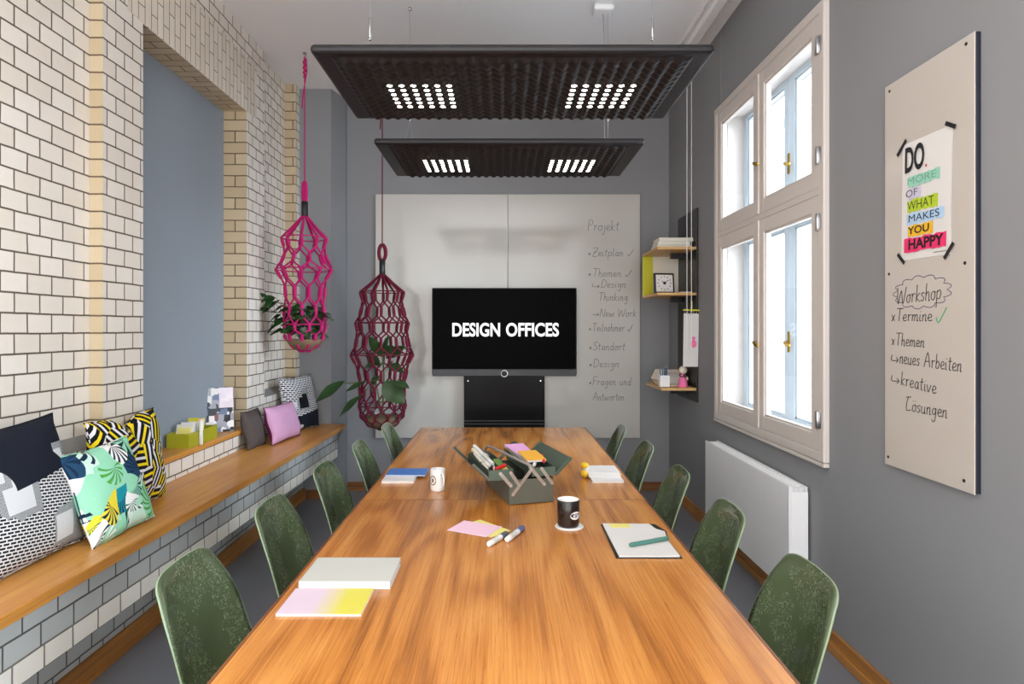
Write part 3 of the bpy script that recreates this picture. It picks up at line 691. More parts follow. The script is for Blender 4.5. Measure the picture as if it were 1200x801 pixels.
MB().box(-.03, -.0005, -.5, -.46, .1, .5).box(-.03, -.0005, .46, .5, .1, .5).build('wall_bracket', M['steel'], rd)
# ------------------------------------------------------------------ acoustic lamp panels
def lamp_panel(yc, zb, label, vee, canopy):
    t = thing('acoustic_pendant', label, 'ceiling lamp', (.038, yc, zb), 0, 'acoustic pendant lamps over the table')
    W_, D_ = 1.712, .85
    b = MB().box(-W_ / 2, W_ / 2, -D_ / 2, D_ / 2, .012, .052, .018, seg=3); b.build('felt_shell', M['felt'], t)
    p = .0556; nx, ny = 28, 14; k = 7
    wx, wy = nx * p, ny * p
    def fn(u, v):
        x = (u - .5) * wx; y = (v - .5) * wy
        e = min(1, min(u, 1 - u) * nx * 2, min(v, 1 - v) * ny * 2)
        return (x, y, .013 - e * .0135 * (1 - math.cos(PI * (x / p - .5 + y / p)) * math.cos(PI * (x / p - .5 - y / p))))
    MB().grid(fn, nx * k, ny * k, flip=True).build('bump_surface', M['felt'], t)
    for s in (-1, 1):
        hs = MB().box(s * .432 - .16, s * .432 + .16, -.17, .19, .014, .02); h_ = hs.build('led_module', M['felt'], t)
        for i in range(6):
            for j in range(6):
                x = s * .432 + (i - 2.5) * p; y = .012 + (j - 2.5) * p
                MB().cyl((x, y, -.0145), .0125, .0006, 12).lathe([(.0125, .0006), (.0125, .028)], 12, (x, y, -.0145), mat=1).build('led_spot', [M['led'], M['felt']], h_)
    top = CZ - zb
    for i, s in enumerate((-1, 1)):
        x = s * .69 + .0
        c = MB()
        if vee:
            c.tube([(x, 0, .30), (x, 0, top)], .0012, 6)
            for dx in (-.03, .03): c.tube([(x, 0, .30), (x + dx, dx * 4, .05)], .0012, 6)
        else:
            c.tube([(x, 0, .05), (x, 0, top)], .0012, 6)
        c.build('cable', M['steel'], t)
        g = MB()
        if vee: g.cyl((x, 0, .295), .004, .03, 10, b=.001).cyl((x, 0, top - .02), .012, .02, 12, b=.002)
        else: g.cyl((x, 0, .27), .006, .10, 12, b=.001).ball((x, 0, .262), .008, 10, 8).cyl((x, 0, top - .03), .012, .03, 12, b=.002)
        g.build('cable_gripper', M['chrome'], t)
    if canopy:
        b = MB().box(.585, .725, -.07, .07, top - .045, top, .02, seg=3); b.build('ceiling_canopy', M['white'], t)
        MB().tube([(.655, 0, top - .04), (.66, -.02, top - .2), (.665, 0, .4), (.665, 0, .05)], .002, 6).build('power_cord', M['steel'], t)
    return t
lamp_panel(3.085, 2.733, 'near black acoustic lamp panel with bumpy underside and two square clusters of lights', False, False)
lamp_panel(4.40, 2.733, 'far black acoustic lamp panel, the smaller looking one hanging in front of the glass board', True, True)
# ------------------------------------------------------------------ ceiling rail, blind cord
rl = thing('curtain_rail', 'white multi-track rail on the ceiling along the right wall', 'rail', (1.44, 3.9, CZ))
q = MB().box(-.065, .065, -2.0, 2.1, -.012, -.0005)
for k in range(5): x = -.06 + k * .03; q.box(x - .004, x + .004, -2.0, 2.1, -.03, -.012, .002)
q.build('track', M['white'], rl)
MB().box(-.035, .045, -2.0, 1.0, -.075, -.028, .015, seg=3).build('panel_roll', M['white'], rl)
cd = MB(); x1, y1 = 1.50, 5.10
z0 = 1.40; xo = .018
cd.tube([(x1 - xo, y1, CZ - .03), (x1 - xo, y1, z0 + .02)] , .0028, 6); cd.tube([(x1 + xo, y1, CZ - .03), (x1 + xo, y1, z0 + .02)], .0028, 6)
cd.tube([(x1 + xo * math.cos(a), y1, z0 + .02 - xo * math.sin(a)) for a in [k * PI / 10 for k in range(11)]], .0028, 6)
tag(cd.build('blind_cord', M['white']), 'looped white blind cord hanging in front of the black wall organiser', 'cord')
# ------------------------------------------------------------------ macrame hanging planters
def net(prof, n, rows, cord, c0, M_, thick, thin, up_split=.5):
    """honeycomb of cords on a surface of revolution; rows = list of z for the knots; prof(z) -> radius"""
    b = MB()
    def P(a, z): r = prof(z); return Vector((r * math.cos(a), r * math.sin(a), z))
    for k in range(len(rows) - 1):
        off = (k % 2) * .5; za, zb = rows[k], rows[k + 1]; zm = za + (zb - za) * .55
        for i in range(n):
            a = 2 * PI * (i + off) / n
            b.tube([P(a, za), P(a, (za + zm) / 2), P(a, zm)], [thick, thick * 1.15, thick], 6)
            for s in (-1, 1):
                a2 = a + s * PI / n
                b.tube([P(a, zm), P((a + a2) / 2, (zm + zb) / 2), P(a2, zb)], thin, 5)
    return b
def interp(tab):
    def f(z):
        for (z0, r0), (z1, r1) in zip(tab, tab[1:]):
            if z0 >= z >= z1: return r0 + (r1 - r0) * (z0 - z) / (z0 - z1)
        return tab[-1][1] if z < tab[-1][0] else tab[0][1]
    return f
def planter(loc, top, tab, rows, hoops, fer, label, cord, n, potr, potz, lw=.026, lh=.085):
    t = thing('macrame_planter', label, 'hanging planter', loc, 0, 'hanging macrame planters')
    f0, f1 = fer
    rp = MB().tube([(0, 0, top), (0, 0, f1 + 2 * lh - .015)], .005, 8)
    rp.tube([(.012, .0, top - .02), (.018, 0, top - .12), (-.012, 0, top - .3), (-.02, 0, top - .42)], .005, 6)
    rp.tube([(.006 * math.sin(k * 2.1), .006 * math.cos(k * 2.1), top - .02 - k * .014) for k in range(12)], .011, 8)
    rp.build('rope', M[cord], t)
    lp = MB().tube([(lw * math.sin(2 * PI * k / 20), .0, f1 - .012 + lh - lh * math.cos(2 * PI * k / 20)) for k in range(20)], .0165, 8, True)
    lp.build('loop', M[cord], t)
    MB().cyl((0, 0, f0), .027, f1 - f0, 16, b=.004).build('ferrule', M['black'], t)
    prof = interp(tab)
    cone = MB(); z1 = rows[0]
    for i in range(n):
        a = 2 * PI * i / n; r = prof(z1)
        for d in (-.035, .035): cone.tube([(.02 * math.cos(a), .02 * math.sin(a), f0 + .01), (r * .55 * math.cos(a + d), r * .55 * math.sin(a + d), (f0 + z1) / 2 + .0), (r * math.cos(a), r * math.sin(a), z1)], .0085, 6)
    cone.build('gathered_cords', M[cord], t)
    net(prof, n, rows, cord, None, None, .0125, .0075).build('knotted_net', M[cord], t)
    for z, r in hoops:
        MB().tube([(r * math.cos(a), r * math.sin(a), z) for a in [2 * PI * k / 40 for k in range(40)]], .005, 6, True).build('hoop', M[cord], t)
    # the glass bowl carried by the net
    bz = rows[-1]; pr = [(0, .004)]
    for k in range(11):
        a = PI / 2 * k / 10; pr.append((potr * math.sin(a), potr * .95 * (1 - math.cos(a)) + .004))
    MB().lathe(pr + [(potr * .995, potz)], 32, (0, 0, bz)).build('glass_bowl', M['glass'], t)
    return t
def leaf_mb(b, base, d, length, width, droop=.3, twist=0, mat=0, n=8):
    d = Vector(d).normalized(); up = Vector((0, 0, 1)); side = d.cross(up)
    side = side.normalized() if side.length > .05 else Vector((1, 0, 0))
    side = (Matrix.Rotation(twist, 3, d) @ side); nrm = side.cross(d).normalized()
    base = Vector(base)
    def fn(u, v):
        w_ = width / 2 * (math.sin(PI * min(1, u * 1.02)) ** .75) * (1 - .25 * u) if 0 < u < 1 else 0
        s = 2 * v - 1
        return base + d * (length * u) + up * (-droop * length * u * u) + side * (w_ * s) + nrm * (abs(s) * w_ * .22 + .03 * width * math.sin(u * 9) * s)
    b.grid(fn, n, 4, mat)
def plant_soil(t, r, z):
    MB().lathe([(0, .005), (r * .55, .012), (r * .82, .05), (r * .95, r * .55), (r * .93, r * .62), (0, r * .66)], 24, (0, 0, z)).build('root_ball', M['soil'], t)
# pink planter: hook at the ceiling
P1 = at(357, 62, 5.12); p1x = P1.x
def pz(py, Y): return H - (py - CY) * Y / F
Y1 = 5.12
z = lambda py: pz(py, Y1)
tab1 = [(z(279), .178), (z(290), .160), (z(300), .165), (z(316), .222), (z(330), .165), (z(355), .150), (z(380), .166), (z(396), .15), (z(406), .10), (z(412), .03)]
rows1 = [z(279), z(298), z(316), z(336), z(358), z(380), z(392), z(402), z(412)]
t1 = planter((p1x, Y1, 0), CZ - .03, tab1, rows1, [(z(279), .178), (z(316), .218), (z(380), .168)], (z(255), z(236)), 'bright pink macrame hanging planter beside the brick wall', 'pink', 9, .145, .2, .011, .085)
MB().cyl((0, 0, CZ - .012), .014, .0118, 12).tube([(0, 0, CZ - .012), (0, 0, CZ - .03), (.012, 0, CZ - .045), (0, 0, CZ - .056), (-.01, 0, CZ - .045)], .003, 6).build('ceiling_hook', M['steel'], t1)
bot = z(412)
pl = thing('trailing_plant', 'small leafy green plant in the glass bowl of the pink hanging planter', 'plant', (p1x, Y1, bot + .008))
plant_soil(pl, .15, 0)
f = MB(); s_ = MB()
for k in range(74):
    a = random.uniform(0, 2 * PI); r = random.uniform(.03, .12); zz = .14 + random.uniform(0, .22); tp = Vector((r * math.cos(a), r * math.sin(a), zz))
    s_.tube([(r * .3 * math.cos(a), r * .3 * math.sin(a), .09), tp], .002, 5)
    leaf_mb(f, tp, (math.cos(a), math.sin(a), random.uniform(-.2, .6)), random.uniform(.09, .13), random.uniform(.075, .10), .4, random.uniform(-.6, .6))
for px, py in ((322, 348), (314, 347), (316, 362), (328, 352), (330, 368), (328, 380), (335, 357), (380, 372), (336, 374), (333, 388)):
    q = at(px, py, Y1 - .05) - Vector((p1x, Y1, bot + .008)); a = math.atan2(q.y - .02, q.x)
    s_.tube([(0, 0, .12), q * .6 + Vector((0, 0, .06)), q], .002, 5)
    for e in range(2): leaf_mb(f, q, (math.cos(a + random.uniform(-.9, .9)), -.4 + random.uniform(-.4, .3), random.uniform(-.7, .2)), .11, .10, .3, random.uniform(-.5, .5))
s_.build('stem', M['stem'], pl); f.build('foliage', M['leaf'], pl)
# wine red planter
Y2 = 5.66; p2 = at(448, 400, Y2).x; z = lambda py: pz(py, Y2)
tab2 = [(z(342), .195), (z(352), .175), (z(370), .205), (z(378), .238), (z(386), .22), (z(406), .245), (z(415), .278), (z(426), .235), (z(445), .205), (z(462), .195), (z(474), .210), (z(487), .19), (z(497), .13), (z(503), .03)]
rows2 = [z(342), z(360), z(378), z(396), z(415), z(434), z(453), z(474), z(485), z(494), z(503)]
t2 = planter((p2, Y2, 0), CZ - .03, tab2, rows2, [(z(342), .198), (z(378), .238), (z(415), .278), (z(474), .208)], (z(323), z(304)), 'wine red macrame hanging planter in front of the glass board', 'wine', 11, .185, .23, .03, .072)
MB().cyl((0, 0, CZ - .012), .014, .0118, 12).tube([(0, 0, CZ - .012), (0, 0, CZ - .03), (.012, 0, CZ - .045), (0, 0, CZ - .056), (-.01, 0, CZ - .045)], .003, 6).build('ceiling_hook', M['steel'], t2)
bot = z(503)
pl = thing('rubber_plant', 'large leaved rubber plant growing out of the wine red hanging planter', 'plant', (p2, Y2, bot + .008))
plant_soil(pl, .18, 0)
f = MB(); s_ = MB()
def q2(px, py, dy=0): return at(px, py, Y2 + dy) - Vector((p2, Y2, bot + .008))
def leafto(p0, p1, width, tw=0, droop=.05):
    d = Vector(p1) - Vector(p0); leaf_mb(f, p0, d, d.length, width, droop, tw, n=10)
trunk = [(0, 0, .1), q2(450, 440), q2(448, 410), q2(452, 396)]
s_.tube(trunk, .008, 7); s_.tube([(0, 0, .1), q2(440, 445), q2(425, 448, -.12), q2(404, 449, -.22)], .006, 6); s_.tube([(0, 0, .1), q2(434, 452), q2(423, 463, -.15)], .006, 6)
leafto(q2(404, 446, -.22), q2(369, 470, -.3), .13, .9); leafto(q2(424, 463, -.15), q2(397, 487, -.28), .12, .9); leafto(q2(428, 447, -.15), q2(404, 458, -.25), .07, .9)
leafto(q2(450, 447, -.2), q2(474, 472, -.27), .21, 1.2, .02); leafto(q2(461, 447, -.2), q2(480, 454, -.3), .10, .5)
for a0, a1, w_ in (((447, 418), (432, 392), .11), ((450, 412), (456, 391), .11), ((452, 420), (476, 404), .13), ((452, 426), (474, 436), .12), ((444, 424), (424, 432), .12), ((448, 408), (468, 414), .12), ((446, 430), (428, 410), .11), ((452, 436), (462, 420), .10), ((446, 440), (432, 452), .09)):
    leafto(q2(*a0, random.uniform(-.08, .05)), q2(*a1, random.uniform(-.16, .02)), w_, random.uniform(.5, 1.4))
s_.build('stem', M['stem'], pl); f.build('foliage', M['leafdark'], pl)
# ------------------------------------------------------------------ wall organiser with shelves on the right wall
oy0, oy1 = 5.26, 5.82
og = thing('wall_organiser', 'black pegboard organiser with three birch shelves in the back right corner', 'shelf', (RW, (oy0 + oy1) / 2, .97))
hy = (oy1 - oy0) / 2
MB().box(-.018, -.0005, -hy, hy, 0, 1.62, .003).build('back_panel', M['black'], og)
for zz, x0 in ((1.275, -.345), (.893, -.345), (.098, -.31)):
    q = MB().box(x0, -.018, -hy, hy, zz, zz + .022, .002).build('shelf_board', M['shelfwood'], og)
    MB().box(-.16, -.018, -.02, .02, zz - .05, zz, .004).build('bracket', M['black'], q)
MB().box(-.345, -.315, hy - .018, hy, .915, 1.275, .002).box(-.315, -.25, hy - .016, hy - .004, .915, 1.275).build('side_panel', M['limepaint'], og)
MB().box(-.25, -.018, hy - .016, hy - .004, .915, 1.275).build('rear_panel', M['paper2'], og)
MB().box(-.08, -.018, -.19, -.15, .83, .893, .004).build('hook_block', M['black'], og)
Zs = [.97 + 1.297, .97 + .915, .97 + .12]
def shelf_at(px, Y): return (px - CX) * Y / F
for k in range(3):
    w_ = (.29, .275, .30)[k]; y0 = 5.35
    q = MB(); x0 = 1.30 + .01 * k
    q.box(x0 + .002, x0 + w_ - .006, y0 + .002, y0 + .21, .002, .026); 
    o = thing('shelf_book', ['bottom', 'middle', 'top'][k] + ' white book of the three stacked on the highest shelf', 'book', (0, 0, Zs[0] + k * .030), 0, 'white books on the highest shelf')
    q.build('page_block', M['paper2'], o)
    MB().box(x0, x0 + w_ - .004, y0, y0 + .212, 0, .002).box(x0, x0 + w_ - .004, y0, y0 + .212, .027, .029).box(x0 + w_ - .006, x0 + w_ - .004, y0, y0 + .212, .002, .027).build('cover', M['paper'], o)
# clock
ck = thing('desk_clock', 'square black framed clock with white face on the middle shelf', 'clock', mat=frame((1.385, 5.42, Zs[1] + .001), (1, .12, 0), (0, .12, 1)))
S_ = .17
MB().box(-.09, .09, 0, .18, -.03, 0, .008, seg=3).build('case', M['black'], ck)
MB().box(-.074, .074, .016, .164, 0, .0015).build('dial', M['paper'], ck)
q = MB()
for k in range(12):
    a = k * PI / 6; q.box(-.004, .004, .05, .062, .0015, .0022, M=Matrix.Translation((0, .09, 0)) @ Matrix.Rotation(a, 4, 'Z'))
q.build('hour_marks', M['inkgrey'], ck)
MB().box(-.003, .003, 0, .03, .002, .003, M=Matrix.Translation((0, .09, 0)) @ Matrix.Rotation(.9, 4, 'Z')).box(-.002, .002, 0, .045, .002, .003, M=Matrix.Translation((0, .09, 0)) @ Matrix.Rotation(-.9, 4, 'Z')).build('hands', M['ink'], ck)
MB().cyl((0, .09, .0015), .013, .005, 14).build('hub', M['black'], ck)
bk = MB().box(1.50, 1.595, 5.34, 5.50, Zs[1], Zs[1] + .012, .002); tag(bk.build('notepad', M['paper']), 'thin white notepad lying beside the clock on the middle shelf', 'notepad')
# hanging calendar pad
hp = thing('hanging_pad', 'white paper pad with pink figure clipped below the middle shelf', 'notepad', mat=frame((1.50, 5.24, 1.27), (1, 0, 0), (.03, 0, 1)))
MB().box(-.01, .115, 0, .44, -.006, .0, .001).build('paper_block', M['paper'], hp)
q = MB()
for k in range(5): q.tube([(.0 + k * .024, .445, -.012), (.0 + k * .024, .46, -.003), (.0 + k * .024, .445, .004), (.0 + k * .024, .432, -.003)], .0025, 5, True)
q.build('binding_ring', M['steel'], hp)
MB().ball((.075, .19, .0), .025, 14, 8, (1, 1.3, .12)).ball((.075, .235, .0), .015, 12, 8, (1, 1, .15)).build('pink_figure', M['pinkdoll'], hp)
MB().box(-.015, .12, .462, .475, -.008, .0).box(.05, .06, .47, .545, -.008, -.002).build('lime_clip', M['limepaint'], hp)
# lowest shelf: letter tray of hexagon profile, pen cup, doll
hx = thing('hexagon_box', 'pale wooden box with hexagonal ends on the lowest shelf', 'box', (1.49, 5.60, Zs[2]), 0)
poly = [(-.16, .05), (-.12, 0), (.07, 0), (.11, .06), (.07, .13), (-.12, .13)]
q = MB(); Mx = frame((0, 0, 0), (1, 0, 0), (0, 0, 1))
for k in range(6):
    a, c = Vector((*poly[k], 0)), Vector((*poly[(k + 1) % 6], 0)); ctr = Vector((-.025, .065, 0))
    ai, ci = a + (ctr - a) * .1, c + (ctr - c) * .1
    q.prism([a[:2], c[:2], ci[:2], ai[:2]], -.1, .14, M=Mx)
q.build('box_wall', M['skinwood'], hx)
q = MB().prism([(p[0] * .93 - .002, p[1] * .93 + .004) for p in poly], -.02, -.01, M=Mx); q.build('divider', M['paper'], hx)
pcup = thing('pen_cup', 'white square pen cup in front of the hexagonal box', 'cup', (1.36, 5.36, Zs[2]))
q = MB()
for a in ((-.04, .04, -.04, -.035), (-.04, .04, .035, .04), (-.04, -.035, -.035, .035), (.035, .04, -.035, .035)): q.box(*a, 0, .1)
q.box(-.04, .04, -.04, .04, 0, .004).build('cup_wall', M['white'], pcup)
for k, (dx, dy, m) in enumerate(((-.02, 0, 'blue'), (-.005, .012, 'blue'), (.01, -.01, 'ink'), (.022, .012, 'blue'), (.0, -.02, 'tealpen'))):
    q = MB().tube([(dx * .6, dy * .6, .005), (dx * 1.6, dy * 1.4, .15 + .006 * k)], .004, 8)
    o = thing('pen', ['blue pen at the left of the pen cup', 'blue pen at the back of the pen cup', 'black pen in the pen cup on the lowest shelf', 'blue pen at the right of the pen cup', 'teal pen at the front of the pen cup'][k], 'pen', (1.36, 5.36, Zs[2]), 0, 'pens in the cup on the lowest shelf')
    q.build('barrel', M[m], o); MB().tube([(dx * 1.6, dy * 1.4, .15 + .006 * k), (dx * 1.63, dy * 1.43, .156 + .006 * k)], .003, 8).build('pen_end', M['steel'], o)
dl = thing('wooden_doll', 'small pink doll with round wooden head on the lowest shelf', 'figurine', (1.515, 5.33, Zs[2]))
MB().lathe([(0, 0), (.036, 0), (.04, .01), (.036, .05), (.018, .1), (.012, .115), (0, .118)], 24).build('dress', M['pinkdoll'], dl)
MB().ball((0, 0, .145), .034).build('head', M['skinwood'], dl)
MB().tube([(.03 * math.cos(a), .03 * math.sin(a), .1 + .01 * math.sin(a)) for a in [k * PI / 8 for k in range(16)]], .005, 6, True).ball((0, -.03, .105), .008).build('scarf', M['ink'], dl)
for s in (-1, 1): MB().ball((s * .012, -.032, .148), .003, 8, 6).build('eye', M['ink'], dl)
# ------------------------------------------------------------------ cushions
def cushion(name, label, mat, bottom, yaw, lean, W_, H_, T_, chop=0, mat2=None, roll=0, group='cushions on the bench'):
    Mx = Matrix.Translation(bottom) @ Matrix.Rotation(yaw, 4, 'Z') @ frame((0, 0, 0), (0, 1, 0), (0, 0, 1)) @ Matrix.Rotation(-lean, 4, 'X') @ Matrix.Rotation(roll, 4, 'Z')
    t = thing(name, label, 'cushion', group=group, mat=Mx)
    N = 28
    ph = random.uniform(0, 9)
    def side(sg):
        def fn(u, v):
            x, y = 2 * u - 1, 2 * v - 1
            kx = 1 - .07 * (1 - abs(y) ** 2) * abs(x) ** 3 * 1.0; ky = 1 - .06 * (1 - abs(x) ** 2) * abs(y) ** 3
            e = max(0, (1 - abs(x) ** 2.6)) ** .55 * max(0, (1 - abs(y) ** 2.6)) ** .55
            X, Y = x * kx * W_ / 2, y * ky * H_ / 2 + H_ * .47
            if chop and y > -.2: Y -= chop * max(0, 1 - abs(x - .02) * 2.4) ** 1.2 * ((y + .2) / 1.2) ** 2; e *= 1 - .45 * max(0, 1 - abs(x - .02) * 3) * (y + .2) / 1.2
            wr_ = .006 * math.sin(7 * x + ph) * math.sin(5 * y + ph * 2) * (1 - e * .5)
            return Vector((X, Y, sg * (T_ / 2 * e) + wr_))
        return fn
    b = MB().grid(side(1), N, N).grid(side(-1), N, N, flip=True, mat=1 if mat2 else 0)
    # object coordinates are measured from the cushion centre
    off = Vector((0, H_ * .47, 0)); b.v = [p - off for p in b.v]
    o = b.build('cover', [mat, mat2] if mat2 else mat, t, weld=True); o.location = off
    rim = [side(1)(k / N, 0) for k in range(N)] + [side(1)(1, k / N) for k in range(N)] + [side(1)(1 - k / N, 1) for k in range(N)] + [side(1)(0, 1 - k / N) for k in range(N)]
    MB().tube(rim, .003, 5, True).build('seam', mat2 or mat, t)
    return t
def bpt(px, py): p = onz(px, py, BZ); return Vector((p.x, p.y, BZ))
cushion('cushion', 'big navy cushion with black and white patchwork lower half, nearest on the bench', M['patch'], Vector((-1.765, 2.34, BZ + .012)), -.05, .22, .60, .54, .16, roll=.05)
cushion('cushion', 'black cushion with yellow and white strip print leaning on the brick pilaster', M['yellowfab'], Vector((-1.81, 3.10, BZ + .012)), .0, .14, .56, .47, .16, chop=.05)
cushion('cushion', 'tropical leaf print cushion in front of the yellow striped one', M['tropical'], Vector((-1.645, 2.745, BZ + .012)), -.05, .34, .43, .40, .12, roll=.04)
cushion('cushion', 'small charcoal wool cushion left of the pink cushion', M['charcoal'], Vector((-1.845, 4.735, BZ + .008)), -.06, .24, .29, .285, .10)
cushion('cushion', 'plain pink cushion between the charcoal and the black and white ones', M['pinkfab'], Vector((-1.725, 5.03, BZ + .012)), -.10, .26, .50, .29, .14, mat2=M['pinkside'])
cushion('cushion', 'black and white patchwork cushion at the far end of the bench', M['patch2'], Vector((-1.755, 5.56, BZ + .012)), -.25, .20, .50, .48, .15)
# ------------------------------------------------------------------ niche sill things
bxn = thing('lime_box', 'open lime green box on the niche sill', 'box', (-2.018, 4.105, SZ))
q = MB(); ww, hh = .07, .195
q.box(-ww, ww, -hh, hh, 0, .006, .001).box(-ww, -ww + .006, -hh, hh, .006, .087, .001).box(ww - .006, ww, -hh, hh, .006, .087, .001).box(-ww + .006, ww - .006, -hh, -hh + .006, .006, .087, .001).box(-ww + .006, ww - .006, hh - .006, hh, .006, .087, .001)
q.build('box_wall', M['lime'], bxn)
for k, (dy, hgt, m, tl_, lb) in enumerate(((-.13, .13, 'paper2', .25, 'cream card standing foremost in the lime box'), (-.10, .14, 'paper', .25, 'white card standing second in the lime box'), (-.03, .155, 'lime', .2, 'tall yellow green packet in the lime box'), (.01, .15, 'yellowpaper', .2, 'pale yellow packet at the back of the lime box'))):
    Mx = Matrix.Translation((-2.018, 4.105 + dy, SZ + .0065)) @ Matrix.Rotation(-tl_, 4, 'X')
    t = thing('card_packet', lb, 'packet', group='packets in the lime box', mat=Mx)
    MB().box(-.055 + .01 * k, .05, 0, .018, .005, hgt, .002).build('packet', M[m], t)
    MB().box(-.045 + .01 * k, .04, -.0012, .0, .04, hgt - .02).build('printed_label', M['paper2' if m != 'paper2' else 'yellowpaper'], t)
    if hgt > .148: MB().box(-.05 + .01 * k, .045, -.001, .0185, hgt - .02, hgt + .001).build('flap', M['limepaint'], t)
pt = thing('white_tube', 'white upright tube standing before the lime box', 'tube', onz(235.5, 520.5, SZ))
MB().cyl((0, 0, 0), .012, .15, 16, b=.002).build('tube_body', M['paper'], pt); MB().cyl((0, 0, .15), .0115, .012, 16, b=.002).build('tube_cap', M['pinkpaper'], pt)
mg = thing('magazine', 'printed magazine leaning upright in the niche corner', 'magazine', mat=Matrix.Translation((-2.035, 4.52, SZ + .002)) @ Matrix.Rotation(.60, 4, 'Z') @ frame((0, 0, 0), (1, 0, 0), (0, .12, 1)))
MB().box(-.10, .10, 0, .315, -.008, 0, .001).build('cover', M['magazine'], mg)
MB().box(-.098, .099, .002, .313, -.016, -.008).build('pages', M['paper'], mg)
# ------------------------------------------------------------------ things on the table
def quad_thing(name, label, cat, pts, th, mat, z=TZ, group=None, mats=None):
    """flat slab through four table points (already in plan)"""
    c = sum((Vector(p) for p in pts), Vector((0, 0))) / 4
    t = thing(name, label, cat, (c.x, c.y, z), 0, group)
    b = MB().prism([(p[0] - c.x, p[1] - c.y) for p in pts], 0, th)
    return t, b
def plan(px, py, z=TZ): p = onz(px, py, z); return (p.x, p.y)
def notebook(label, x0, x1, y0, y1, z, th, cover, page='paper', rz=0, group=None, name='notebook'):
    t = thing(name, label, 'notebook', ((x0 + x1) / 2, (y0 + y1) / 2, z), rz, group)
    w_, d_ = (x1 - x0) / 2, (y1 - y0) / 2
    MB().box(-w_ + .002, w_ - .002, -d_ + .002, d_ - .002, .0012, th - .0012).build('page_block', M[page], t)
    MB().box(-w_, w_, -d_, d_, 0, .0012, .0004).box(-w_, w_, -d_, d_, th - .0012, th, .0004).box(-w_, -w_ + .0015, -d_, d_, 0, th).build('cover', M[cover], t)
    return t
M['nbcover'] = plain('pale_grey_cover', (200, 200, 193), .55, var=.02)
notebook('lower of the two pale notebooks stacked near the left table edge', -.663, -.366, 2.041, 2.254, TZ, .0125, 'nbcover', 'paper', group='pale notebooks stacked at the left table edge')
notebook('upper of the two pale notebooks stacked near the left table edge', -.663, -.366, 2.043, 2.256, TZ + .0125, .0125, 'nbcover', 'paper', group='pale notebooks stacked at the left table edge')
t = thing('writing_pad', 'paper pad fading from pink to yellow, nearest the camera on the table', 'pad', (-.542, 1.938, TZ))
MB().box(-.125, .125, -.09, .09, .006, .008).build('top_sheet', M['fadepad'], t); MB().box(-.125, .125, -.09, .09, 0, .006).build('page_block', M['paper'], t)
notebook('white notebook under the blue one by the white mug', -.665, -.49, 3.444, 3.60, TZ, .014, 'paper')
notebook('blue notebook lying on a white one by the white mug', -.665, -.44, 3.545, 3.715, TZ + .014, .008, 'blue')
notebook('thin white notebook at the bottom of the stack on the right table side', .485, .66, 3.453, 3.70, TZ, .010, 'paper')
notebook('middle white notebook of the stack on the right table side', .478, .66, 3.54, 3.72, TZ + .010, .014, 'paper')
notebook('top white notebook of the stack on the right table side', .473, .655, 3.55, 3.73, TZ + .024, .012, 'paper')
ty = thing('tape_toy', 'small yellow and white gadget left of the white notebook stack', 'gadget', onz(685, 559.5, TZ))
MB().ball((0, 0, .024), .024, 16, 10, (1, 1, 1)).build('lower_ball', M['yellow'], ty); MB().cyl((.008, 0, .038), .016, .03, 16, b=.004).build('middle', M['paper'], ty); MB().ball((0, 0, .07), .023, 16, 10, (1.1, 1, .8)).build('upper_ball', M['yellow'], ty)
# sticky cards
def card(label, pts, mat, z, group='loose note cards'):
    t, b = quad_thing('note_card', label, 'card', pts, .0012, mat, z, group)
    b.build('sheet', M[mat], t)
    c = sum((Vector(p) for p in pts), Vector((0, 0))) / 4
    MB().prism([((p[0] - c.x) * .995, (p[1] - c.y) * .995) for p in pts], -.0012, 0).build('under_sheet', M['paper'], t)
card('pale yellow note card under the pink one beside two markers', [(-.103, 2.781), (-.19, 2.69), (-.05, 2.545), (.031, 2.628)], 'yellowpaper', TZ + .0013)
card('pale pink note card lying on the yellow one beside two markers', [(-.234, 2.628), (-.069, 2.542), (-.006, 2.674), (-.172, 2.76)], 'pinkpaper', TZ + .0039)
def marker(label, a, b_, z, r, body, cap, group):
    a = Vector((*a, z + r)) if len(a) == 2 else Vector(a); b_ = Vector((*b_, z + r)) if len(b_) == 2 else Vector(b_)
    d = b_ - a; t = thing('marker', label, 'marker', a, 0, group); L_ = d.length; n = d.normalized()
    MB().tube([(0, 0, 0), n * .004, n * L_ * .66], [r * .8, r, r], 12).build('barrel', M[body], t)
    MB().tube([n * L_ * .66, n * L_ * .97, n * L_], [r * 1.06, r * 1.04, r * .7], 12).build('cap', M[cap], t)
    MB().tube([n * L_ * .18, n * L_ * .48], r * 1.015, 12).build('printed_band', M['nbcover' if body == 'paper' else body], t)
    return t
M['capblue'] = plain('blue_cap', (92, 104, 160), .4); M['capgrey'] = plain('dark_cap', (96, 100, 110), .4)
marker('white marker with grey cap, left of the pair by the note cards', (-.0575, 2.433), (.012, 2.563), TZ, .0115, 'paper', 'capgrey', 'markers beside the note cards')
marker('white marker with blue cap, right of the pair by the note cards', (.013, 2.485), (.082, 2.64), TZ, .0115, 'paper', 'capblue', 'markers beside the note cards')
